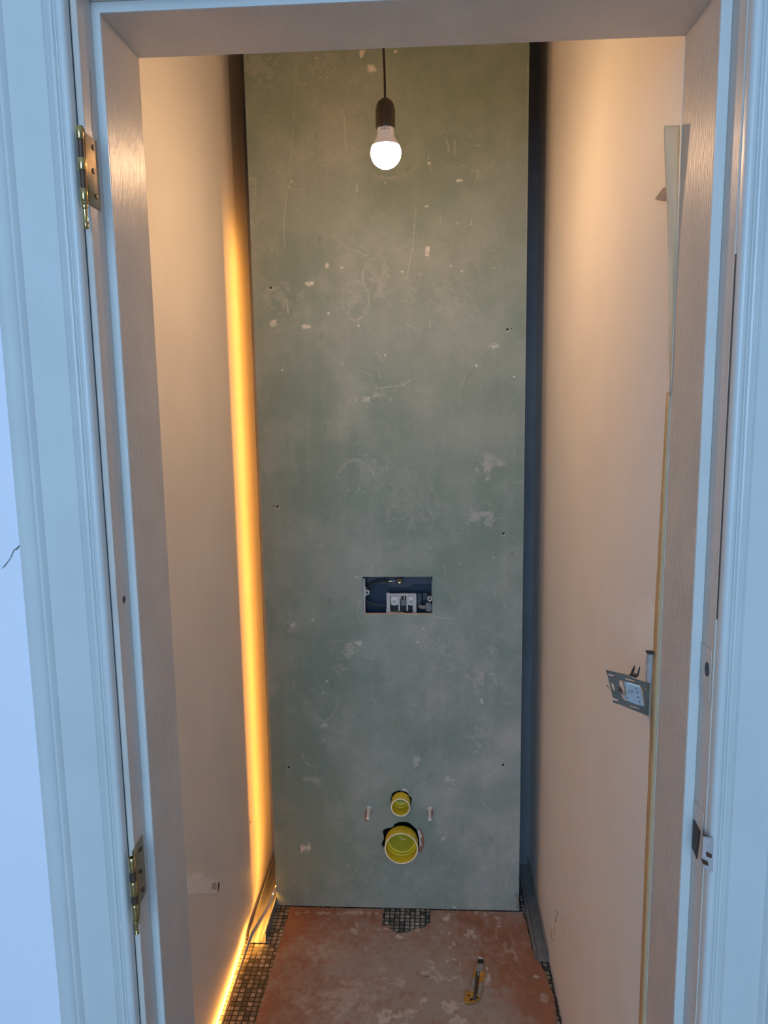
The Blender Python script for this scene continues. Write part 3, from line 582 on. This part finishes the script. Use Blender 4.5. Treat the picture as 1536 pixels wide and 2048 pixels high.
for line in (lp, rp):
    vs = [(x, y, .0003) for x, y in line]+[(x, y, float(placeF(np.array(x), np.array(y))[2])) for x, y in line]; n = len(line)
    eb.add(vs, [(i, i+1, n+i+1, n+i) for i in range(n-1)])
nl = [(x, float(min(notch(x), 2.16))) for x in np.linspace(-.1472, .0012, 50)]
vs = [(x, y, .0003) for x, y in nl]+[(x, y, .0032) for x, y in nl]; eb.add(vs, [(i, i+1, 51+i-1+0, 50+i) for i in range(49)])
eb.build('sheet_edge', M['torn'], cov, recalc=False)

# ------------------------------------------------------------------ galvanised floor tracks
def track(p0, p1, w, h, label, hole_at=None):
    "U track, web on the floor, p0 front end centre, p1 back end centre"
    d = Vector((p1[0]-p0[0], p1[1]-p0[1], 0)); L = d.length; d.normalize(); n = Vector((d.y, -d.x, 0))
    t = .0009; a = w/2
    sec = [(-a, .001), (-a+.012, .001), (-a+.014, .0022), (-a+.018, .0022), (-a+.020, .001), (a-.020, .001), (a-.018, .0022), (a-.014, .0022), (a-.012, .001), (a, .001), (a, h), (a-.003, h+.0003), (a-.003, h-.0006), (a-t, h-.001), (a-t, .001+t), (a-.012, .001+t), (a-.014, .0022+t), (a-.018, .0022+t), (a-.020, .001+t), (-a+.020, .001+t), (-a+.018, .0022+t), (-a+.014, .0022+t), (-a+.012, .001+t), (-a+t, .001+t), (-a+t, h-.001), (-a+.003, h-.0006), (-a+.003, h+.0003), (-a, h)]
    vs = []; N = 5
    for k in range(N):
        s = k/(N-1)*L
        for q in sec:
            hh = q[1]*(.86 if k == 0 and q[1] > .01 else 1); s2 = s+(.006 if k == 0 and q[1] > .01 else 0)
            vs.append(Vector((p0[0], p0[1], 0))+d*s2+n*q[0]+Vector((0, 0, hh)))
    m_ = len(sec); b = MB(); b.add(vs, [(k*m_+i, k*m_+(i+1) % m_, (k+1)*m_+(i+1) % m_, (k+1)*m_+i) for k in range(N-1) for i in range(m_)]); b.add(vs[:m_], [tuple(range(m_))[::-1]])
    e = empty('metal_track', (p0[0], p0[1], 0), label, 'metal track', 'galvanised tracks on the floor beside the board')
    tr = b.build('channel', M['galv'], e)
    if hole_at:
        MB().lathe([(0, .0024), (.003, .0023)], hole_at, 'z', 14).build('rivet_hole', M['black'], e)
    return e
track((-.5035, 2.000), (-.5035, 2.400), .050, .032, 'galvanised channel lying along the left wall, lit yellow by the light strip', (-.492, 2.19, 0))
track((.3095, 1.955), (.3080, 2.400), .038, .030, 'dark galvanised channel lying along the right wall beside the hardboard')

# ------------------------------------------------------------------ light strip
led = empty('led_strip', (-.52, 1.6, 0), 'glowing warm led light strip along the left skirting line, running up behind the green board', 'light strip')
def ribbon(pts, nrm, wid, name, w=.010, t=.0022):
    b = MB(); n = len(pts); vs = []
    for p, q, s in zip(pts, nrm, wid):
        p = Vector(p); q = Vector(q).normalized(); s = Vector(s).normalized()
        vs += [p-s*w/2+q*t/2, p+s*w/2+q*t/2, p+s*w/2-q*t/2, p-s*w/2-q*t/2]
    for k in range(n-1):
        for i in range(4):
            j = (i+1) % 4; b.f.append((k*4+i, k*4+j, (k+1)*4+j, (k+1)*4+i)); b.m.append(1 if i == 0 else 0); b.sm.append(False)
    b.f += [(3, 2, 1, 0), tuple(4*(n-1)+i for i in range(4))]; b.m += [0, 0]; b.sm += [False]*2
    b.v = [tuple(v) for v in vs]
    return b.build(name, [M['ledback'], M['led']], led)
A = [((-.5285, y, .0085+.001*math.sin(y*14)), (-1, 0, .25), (.2, 0, 1)) for y in (1.09, 1.3, 1.5, 1.6, 1.7, 1.78)]
A += [((-.5275, 1.85, .009), (-1, 0, .1), (.1, 0, 1)), ((-.5255, 1.91, .013), (-1, 0, -.1), (.0, -.1, 1)), ((-.5215, 1.96, .024), (-1, .1, -.35), (-.3, -.2, .9)), ((-.5150, 1.995, .0365), (-.8, .1, -.9), (-.8, -.1, .7))]
ribbon([a[0] for a in A], [a[1] for a in A], [a[2] for a in A], 'floor_run')
A = [((-.5150, 1.995, .0365), (-.8, .1, -.9), (-.8, -.1, .7)), ((-.505, 2.04, .038), (-.2, .1, -1), (-1, -.1, .2)), ((-.495, 2.09, .040), (-.15, .05, -1), (-1, -.25, .1)), ((-.4865, 2.135, .046), (-.4, .3, -1), (-1, -.2, .4)), ((-.4825, 2.160, .060), (-.9, .3, -.6), (-.5, -.8, .3)), ((-.474, 2.190, .080), (-.9, -.3, -.1), (.3, -1, .3)), ((-.456, 2.202, .105), (-1, 0, 0), (0, -1, .3)), ((-.4468, 2.207, .15), (-1, .22, 0), (-.22, -1, 0))]
ribbon([a[0] for a in A], [a[1] for a in A], [a[2] for a in A], 'crossing_run')
ribbon([(-.4468, 2.207, z) for z in (.15, .6, 1.2, 1.7, 2.02)], [(-1, .22, 0)]*5, [(-.22, -1, 0)]*5, 'upright_run')

# ------------------------------------------------------------------ pendant bulb
c = Vector((-.0790, 1.620, 2.048))
pen = empty('pendant_bulb', (c.x, c.y, c.z), 'lit warm white bulb hanging in a dark brown lamp holder on a black cable', 'lamp')
def sk(h): return Vector((c.x-.0035*(h/.09)*0, c.y, c.z+h))
MB().lathe([(.0, .0), (.0, .0)], c, 'z', 3)
dm = [(.0302*math.sin(a), -.0302*math.cos(a)) for a in [i*math.pi*.64/14 for i in range(15)]]
bu = MB().lathe([(.0273, .0128), (.0250, .0180), (.0210, .0240), (.0180, .0300), (.0165, .036), (.0165, .052)], c, 'z', 40).build('bulb_body', M['bulbbody'], pen)
MB().lathe(dm, c, 'z', 40).build('bulb_dome', M['dome'], pen)
for i, (w_, h_) in enumerate(((.0042, .0056), (.0050, .0044), (.0018, .0050), (.0016, .0050))): # grey print on the bulb body
    ang = -math.pi/2+(-.40, -.05, .32, .52)[i]; r_ = .0167
    for k in range(2):
        zz = .0395+k*(h_*.7); q = c+Vector((r_*math.cos(ang), r_*math.sin(ang), zz)); tdir = Vector((-math.sin(ang), math.cos(ang), 0))
        MB().add([q-tdir*w_/2, q+tdir*w_/2, q+tdir*w_/2+Vector((0, 0, h_*.35)), q-tdir*w_/2+Vector((0, 0, h_*.35))], [(0, 1, 2, 3)]).build('print', M['print_'], bu, recalc=False)
MB().lathe([(.0160, .046), (.0180, .0455), (.0190, .047), (.0195, .051), (.0195, .0805), (.0180, .0813), (.0180, .0835), (.0176, .088), (.0150, .0945), (.0105, .0985), (.0068, .0992), (.0064, .1015), (.0030, .1015)], c, 'z', 40).build('lamp_holder', M['bake'], pen)
MB().tube([c+Vector((x, y, z)) for x, y, z in ((0, 0, .099), (-.0004, 0, .15), (-.0015, 0, .185), (-.0030, 0, .22), (-.0045, 0, .26), (-.003, 0, .32), (0, 0, .45), (.006, 0, .60), (.006, 0, ZC-c.z-.001))], .0023, 10).build('cable', M['cable'], pen)

# ------------------------------------------------------------------ hinges
def hinge(vt, vb, knk, fin, u_of, label, leaf):
    yk = YH-.020; xk = JL-.012
    z0 = at(u_of(vb), vb, Y=yk).z; z1 = at(u_of(vt), vt, Y=yk).z
    zz = lambda v: at(u_of(v), v, Y=yk).z
    e = empty('door_hinge', (xk, yk, z0), label, 'hinge', 'brass door hinge halves on the left lining')
    xk = at(u_of((vt+vb)/2), (vt+vb)/2, Y=yk).x
    r = .0044
    for a, b_ in knk:
        za, zb = zz(a), zz(b_)
        MB().lathe([(.0030, za), (r-.0004, za), (r, za-.0005), (r, zb+.0005), (r-.0004, zb), (.0030, zb), (.0030, za)], (xk, yk, 0), 'z', 28).build('knuckle', M['brass'], e)
    MB().lathe([(0, z1-.012), (.0034, z1-.012), (.0034, z0), (0, z0)], (xk+.0002, yk+.0006, 0), 'z', 16).build('hinge_pin', M['rust'], e)
    # leaf: bends from the knuckles back onto the lining
    xl = JL-.010+.0011
    prof = [(xk+.0026, yk+.001), (xk+.0034, yk+.006), (xl, yk+.014), (xl, YS-.014)]
    b = MB(); N = len(prof); t_, b2 = z1-.001, z0+.001
    tt = leaf
    ztop = [t_, t_, t_+tt[0]*.3, t_+tt[0]]; zbot = [b2, b2, b2-tt[1]*.3, b2-tt[1]]
    vs = [Vector((p[0], p[1], z)) for p, z in zip(prof, zbot)]+[Vector((p[0], p[1], z)) for p, z in zip(prof, ztop)]
    b.add(vs, [(i, i+1, N+i+1, N+i) for i in range(N-1)], 0, False)
    lo = b.build('leaf', M['oldbrass'], e, recalc=False); so = lo.modifiers.new('thick', 'SOLIDIFY'); so.thickness = .0014
    for f in (.18, .52, .86):
        MB().lathe([(0, .0004), (.0030, .0003), (.0034, -.0003)], (xl+.0008, YS-.025-.004*(f == .52), z0+(z1-z0)*f), 'x', 16).build('screw_hole', M['rust'], lo)
    zf = z0
    MB().lathe([(0, zf-.0002), (.0042, zf-.0004), (.0046, zf-.002), (.0034, zf-.0035), (.0040, zf-.0055), (.0030, zf-.008), (.0026, zf-.009), (.0027, zf-fin*.72), (.0036, zf-fin*.78), (.0028, zf-fin*.86), (.0034, zf-fin*.92), (.0022, zf-fin), (0, zf-fin)], (xk, yk, 0), 'z', 24).build('finial', M['brass'], e)
hinge(252, 403, ((252, 279), (316, 341), (377, 403)), .030, lambda v: 158.5+(v-252)*.0662, 'upper brass hinge half on the left door lining, catching the bulb light', (0, 0))
hinge(1715, 1838, ((1715, 1743), (1763, 1791), (1808, 1838)), .022, lambda v: 264.2+(v-1715)*.055, 'lower brass hinge half on the left door lining near the floor', (.002, -.004))

# ------------------------------------------------------------------ strike plates on the right lining
XS = JR+.013
e = empty('strike_plate', (XS, .93, at(1414, 1335, X=XS).z), 'paint-covered upper latch plate with an oval hole on the right door lining', 'strike plate')
def sx(u, v, dx=0): return at(u, v, X=XS-dx)
q = [sx(1403, 1283), sx(1421, 1296), sx(1420, 1392), sx(1404, 1380)]
ylo, yhi = .9135, YS-.004
MB().box(XS-.0012, XS-.0002, ylo+.002, yhi, q[3].z-.004, q[0].z).build('plate', M['gloss'], e, bevel=.0004)
zc = sx(1415, 1337).z
def oval(cy, cz, ry, rz, n=20): return [(cy+ry*math.cos(2*math.pi*i/n), cz+rz*math.sin(2*math.pi*i/n)) for i in range(n)]
MB().prism(oval(.9265, zc, .0062, .0090), XS-.0020, XS-.0011, 'yz').build('latch_hole', M['tank'], e)
for v in (1306, 1372): MB().prism(oval(.927, sx(1412, v).z, .003, .0022), XS-.0017, XS-.0011, 'yz').build('screw_head', M['core'], e)
e = empty('strike_plate', (XS, .93, sx(1400, 1705).z), 'lower strike plate with dark slot and pale folded lip on the right door lining', 'strike plate')
zt, zb = sx(1395, 1608).z, sx(1395, 1738).z
MB().box(XS-.0012, XS-.0002, ylo+.002, yhi, zb, zt).build('plate', M['gloss'], e, bevel=.0004)
MB().prism([(.922, sx(1393, 1650).z+.002), (.946, sx(1393, 1650).z+.004), (.946, sx(1393, 1705).z), (.928, sx(1393, 1712).z)], XS-.0022, XS-.0011, 'yz').build('bolt_slot', M['black'], e)
# folded lip
yl = YH-.0175
def lp_(u, v): p = at(u, v, Y=yl); return (p.x, p.z)
lip = MB().prism([lp_(1406, 1672), lp_(1426.5, 1676), lp_(1426, 1700), lp_(1425, 1744), lp_(1421, 1745), lp_(1409, 1737), lp_(1403, 1715)], yl-.0013, yl, 'xz').build('lip', M['lip'], e, bevel=.0003)
yl -= .0017
MB().prism([lp_(1411.5, 1705), lp_(1414, 1703.5), lp_(1424, 1709), lp_(1423.5, 1717), lp_(1413, 1713)], yl, yl+.0006, 'xz').build('lip_slot', M['rust'], lip)
MB().prism([lp_(1402, 1716), (lp_(1409, 1720)), lp_(1415, 1722), lp_(1417, 1728), lp_(1416.5, 1732), lp_(1411, 1730), lp_(1406, 1728)], yl, yl+.0006, 'xz').build('lip_slot', M['rust'], lip)
p0, p1 = at(1406, 1672, Y=YH-.0175), at(1403, 1732, Y=YH-.0175)
MB().add([(p0.x, YH-.0185, p0.z), (p1.x, YH-.0185, p1.z), (XS-.0012, .917, p1.z), (XS-.0012, .917, p0.z)], [(0, 1, 2, 3)]).build('lip_web', M['lip'], e, recalc=False)

# ------------------------------------------------------------------ masking tape on the right corner
tp = empty('masking_tape', (XR, YI, 0), 'strip of masking tape down the right wall corner, its cream top end peeled off', 'tape')
b = MB(); vs = []; N = 40
for i in range(N):
    v = 785+(2160-785)*i/(N-1); z = at(1345-(v-780)*.0405, v, X=XR).z
    wd = .004+.034*min(1, i/1.0)
    wd = .016+.016*min(1, i/14)+random.uniform(-.0012, .0012)
    vs += [(XR-.0007, YI+.001, z), (XR-.0007, YI+wd, z)]
b.add(vs, [(2*i, 2*i+1, 2*i+3, 2*i+2) for i in range(N-1)])
o = b.build('stuck_strip', M['ochre'], tp, recalc=False); so = o.modifiers.new('t', 'SOLIDIFY'); so.thickness = .0004; so.offset = 0
fl = [(250, 1328, 1360.5), (262, 1327.5, 1360.3), (300, 1328.5, 1359), (340, 1330, 1357.5), (400, 1333, 1356), (460, 1335, 1354.5), (520, 1337, 1352.5), (580, 1338.5, 1350.5), (640, 1338.5, 1348), (700, 1338, 1345.5), (745, 1338.5, 1344.8), (790, 1341, 1344)]
b = MB(); vs = []; J = 6
for k, (v, ul, ur) in enumerate(fl):
    yo = YI-.0005
    for j in range(J+1):
        s = j/J; p = at(ur+(ul-ur)*s, v, Y=yo+.003*math.sin(s*3+v*.01)); vs.append((min(p.x, XR-.0008), p.y, p.z-(.001*s if k == 0 else 0)))
b.add(vs, [(k*(J+1)+j, k*(J+1)+j+1, (k+1)*(J+1)+j+1, (k+1)*(J+1)+j) for k in range(len(fl)-1) for j in range(J)], 0, True)
o = b.build('peeled_end', M['tape'], tp, recalc=False); so = o.modifiers.new('t', 'SOLIDIFY'); so.thickness = .0004
# grey-brown tab standing in for the peeled flap's shadow on the wall
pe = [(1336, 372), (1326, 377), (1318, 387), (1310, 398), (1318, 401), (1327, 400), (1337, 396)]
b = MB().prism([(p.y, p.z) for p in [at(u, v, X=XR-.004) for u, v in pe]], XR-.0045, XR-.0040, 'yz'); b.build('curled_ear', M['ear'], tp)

# ------------------------------------------------------------------ light-switch mounting frame hanging from the right wall
YP = 1.118
sw = empty('switch_frame', (.29, YP, 1.10), 'bare metal light-switch mounting plate hanging loose from the right wall', 'switch frame')
def s2(cx, cy): return 1180+cx/9.6, 1280+cy/9.6
def spoly(pts, y, th, name, mt, par=sw, bevel=0):
    pts = [at(*s2(*p), Y=y) for p in pts]; return MB().prism([(min(p.x, XR-.0005), p.z) for p in pts], y, y+th, 'xz').build(name, mt, par, bevel)
def rect_with_holes():
    outer = [(310, 575), (690, 665), (860, 745), (1200, 830), (1200, 1460), (770, 1320), (560, 1235), (555, 1180), (525, 1135), (440, 1105), (335, 680), (310, 620)]
    inner = [[(565, 770), (650, 790), (960, 870), (1010, 960), (1050, 1280), (880, 1240), (760, 1190), (660, 1160), (600, 1060), (625, 1020), (625, 950), (560, 860)],
             [(400, 830), (455, 840), (480, 975), (455, 975), (425, 920)], [(345, 648), (455, 668), (455, 700), (345, 678)], [(665, 722), (850, 775), (860, 810), (680, 760)],
             [(1145, 1105), (1165, 1120), (1198, 1200), (1198, 1255), (1155, 1215)], [(760, 1255), (940, 1310), (955, 1335), (770, 1285)], [(1050, 925), (1190, 965), (1190, 985), (1055, 945)]]
    bm = bmesh.new(); ed = []
    for poly in [outer]+inner:
        vv = [bm.verts.new((min(q.x, XR-.0006), YP, q.z)) for q in [at(*s2(*p), Y=YP) for p in poly]]
        ed += [bm.edges.new((vv[i], vv[(i+1) % len(vv)])) for i in range(len(vv))]
    bmesh.ops.triangle_fill(bm, edges=ed, use_beauty=True, use_dissolve=False)
    me = bpy.data.meshes.new('plate'); bm.to_mesh(me); bm.free(); me.materials.append(M['steel'])
    o = bpy.data.objects.new('plate', me); COL.objects.link(o); o.parent = sw; o.matrix_parent_inverse = Matrix.Translation(sw.location).inverted()
    so = o.modifiers.new('t', 'SOLIDIFY'); so.thickness = .0012; so.offset = 0
    return o
pl_ = rect_with_holes()
spoly([(445, 1160), (555, 1185), (560, 1232), (500, 1222), (440, 1195)], YP, .0012, 'corner_tab', M['steel'])
blk = spoly([(655, 800), (960, 880), (985, 960), (1040, 1275), (880, 1245), (700, 1165), (660, 1100), (700, 1010)], YP+.001, .014, 'terminal_block', M['block'], bevel=.0006)
for (x, y, w_, h_) in ((660, 845, 34, 26), (680, 915, 36, 30), (690, 1040, 40, 36), (715, 1110, 36, 34), (895, 935, 40, 34), (920, 1010, 44, 40), (925, 1105, 44, 36), (950, 1190, 44, 34), (745, 990, 12, 90), (790, 1000, 12, 90), (830, 1010, 10, 90)):
    q = [at(*s2(x+w_/2*math.cos(a)+8*math.sin(a), y+h_/2*math.sin(a)), Y=YP-.0002) for a in [i*math.pi/5 for i in range(10)]]
    MB().prism([(p.x, p.z) for p in q], YP, YP+.0011, 'xz').build('terminal_hole', M['midgrey'], blk)
spoly([(700, 800), (960, 880), (965, 905), (720, 840)], YP-.0002, .0012, 'block_ledge', M['white'], blk)
spoly([(540, 905), (600, 930), (630, 990), (600, 1010), (540, 980)], YP-.001, .001, 'plate_screw', M['rust'])
spoly([(318, 870), (335, 868), (405, 985), (385, 950)], YP, .002, 'side_claw', M['rust'])
cl = spoly([(755, 685), (780, 680), (880, 705), (915, 675), (930, 690), (885, 730)], YP+.004, .006, 'spring_claw', M['black'])
spoly([(780, 670), (800, 600), (860, 490), (862, 560), (815, 690)], YP+.004, .002, 'claw_prong', M['black'])
spoly([(900, 690), (925, 610), (955, 510), (962, 540), (935, 680)], YP+.004, .002, 'claw_prong', M['black'])
spoly([(840, 680), (850, 650), (880, 650), (880, 700)], YP+.004, .003, 'claw_prong', M['rust'])
MB().tube([at(*s2(*p), Y=YP+.003) for p in ((1218, 740), (1180, 765), (1120, 795), (1060, 815), (1030, 840))], .0011, 8).build('red_wire', M['red'], sw)
# wiring slot in the wall with its pale conduit
cd = empty('cable_conduit', (XR, 1.11, 1.16), 'white cable conduit bulging out of its chase in the right wall above the switch plate', 'conduit')
MB().tube([Vector((XR-.0015, at(*s2(p[0], p[1]), X=XR).y, at(*s2(p[0], p[1]), X=XR).z)) for p in ((1195, 230), (1185, 330), (1175, 450), (1185, 560), (1170, 700), (1160, 790))], [.0055, .0062, .0065, .006, .0062, .005], 12).build('tube', M['conduit'], cd)
q = [at(*s2(*p), X=XR) for p in ((1165, 200), (1215, 205), (1250, 240), (1250, 280), (1190, 250))]
MB().prism([(p.y, p.z) for p in q], XR-.0080, XR-.0005, 'yz').build('open_end', M['black'], cd)
# filler smears above the chase
q = [at(u, v, X=XR) for u, v in ((1262, 1240), (1275, 1190), (1300, 1200), (1312, 1230), (1310, 1300), (1300, 1330), (1278, 1300), (1268, 1270))]
MB().prism([(p.y, p.z) for p in q], XR-.0006, XR-.0001, 'yz').build('filler_smear', mat('thin filler', (.91, .875, .825), .7, noise=.04), wr)

# ------------------------------------------------------------------ marks on the room walls
def wall_marks(X, strokes, par, mt, name):
    b = MB()
    for pts, r in strokes: b.tube([at(u, v, X=X) for u, v in pts], r, 5)
    return b.build(name, mt, par)
wall_marks(XR-.0002, [([(1112, 1820), (1115, 1826), (1113, 1834), (1111, 1845)], .0012), ([(1109, 1852), (1110, 1858), (1108, 1870)], .0009), ([(1104, 1860), (1103, 1875)], .0008), ([(1123, 1833), (1124, 1837)], .0008), ([(1126, 1863), (1126.5, 1866)], .0008), ([(1107, 1876), (1108, 1884)], .0006)], wr, M['scuff'], 'scuff_mark')
wall_marks(XL+.0002, [([(500, 1641), (500.5, 1646)], .0008)], wl, M['scuff'], 'scuff_mark')
# patch of filler with an open chase on the left wall
q = [at(u, v, X=XL) for u, v in ((384, 1747), (402, 1745), (406, 1752), (425, 1757), (438, 1764), (437, 1784), (424, 1788), (400, 1786), (386, 1789), (370, 1788), (366, 1752))]
fp = MB().prism([(p.y, p.z) for p in q], XL+.0001, XL+.0016, 'yz').build('filler_patch', M['filler'], wl, bevel=.0006)
q = [at(u, v, X=XL+.0018) for u, v in ((436, 1764.5), (439, 1765), (438.3, 1775), (435.5, 1784), (434.5, 1784), (436, 1775))]
MB().prism([(p.y, p.z) for p in q], XL+.0015, XL+.0022, 'yz').build('open_slot', M['black'], fp)
q = [at(u, v, X=XL+.0018) for u, v in ((424, 1766), (432, 1765), (434, 1772), (432, 1780), (424, 1778))]
MB().prism([(p.y, p.z) for p in q], XL+.0014, XL+.0019, 'yz').build('hollow', M['grey'], fp)

# ------------------------------------------------------------------ utility knife on the hardboard
kn = empty('utility_knife', (.115, 1.885, .0035), 'worn yellow snap-off utility knife lying on the dusty hardboard', 'knife')
def k2(cx, cy): return 900+cx/14.63, 1880+cy/14.63
KZ = .0045
def kpoly(pts, z0, h, name, mt, par=kn, bevel=0):
    pts = [at(*k2(*p), Z=z0+h) for p in pts]; return MB().prism([(p.x, p.y) for p in pts], z0, z0+h, 'xy').build(name, mt, par, bevel)
kpoly([(690, 830), (760, 800), (1000, 820), (1010, 1000), (985, 1200), (945, 1450), (880, 1690), (720, 1790), (560, 1830), (430, 1800), (405, 1720), (430, 1640), (560, 1490), (610, 1300), (650, 1100)], KZ, .006, 'handle', M['knife'], bevel=.0015)
kpoly([(660, 1100), (745, 1060), (720, 1400), (665, 1520), (580, 1500), (620, 1300)], KZ+.006, .0014, 'worn_side', M['knifegrey'], bevel=.0005)
kpoly([(870, 1250), (960, 1230), (935, 1450), (890, 1600), (800, 1640), (830, 1400)], KZ+.006, .0014, 'worn_side', M['knifegrey'], bevel=.0005)
trk = kpoly([(770, 915), (875, 920), (850, 1150), (815, 1450), (770, 1740), (670, 1740), (700, 1500), (740, 1150)], KZ+.006, .0018, 'slider_track', M['rust'], bevel=.0004)
kpoly([(690, 1580), (775, 1580), (755, 1740), (665, 1740)], KZ+.0078, .0008, 'blade', M['steel'])
kpoly([(765, 915), (870, 920), (858, 1050), (752, 1050)], KZ+.0078, .0006, 'blade', M['black'])
kpoly([(795, 950), (855, 950), (850, 1035), (790, 1030)], KZ+.0086, .0012, 'stop_catch', M['knifegrey'], bevel=.0003)
kpoly([(770, 690), (980, 680), (990, 800), (930, 890), (850, 915), (750, 880), (755, 780)], KZ, .0105, 'thumb_wheel', M['knifegrey'], bevel=.0015)
kpoly([(820, 540), (985, 560), (985, 700), (930, 750), (850, 740), (820, 650)], KZ, .010, 'slider_grip', M['black'], bevel=.0012)
kpoly([(850, 460), (930, 510), (990, 560), (830, 545)], KZ, .009, 'end_cap', M['white'], bevel=.0008)
kpoly([(425, 1510), (500, 1500), (640, 1490), (665, 1540), (640, 1680), (560, 1750), (425, 1740), (410, 1650), (510, 1640), (520, 1570), (440, 1570)], KZ+.006, .002, 'handle_hook', M['knife'], bevel=.0006)
kpoly([(530, 1600), (590, 1600), (590, 1655), (530, 1655)], KZ+.008, .0006, 'eyelet', M['black'])
kpoly([(780, 1665), (835, 1665), (830, 1705), (775, 1705)], KZ+.006, .0008, 'eyelet', M['black'])
kpoly([(590, 1700), (665, 1700), (665, 1745), (585, 1745)], KZ+.006, .0026, 'eyelet', M['black'])
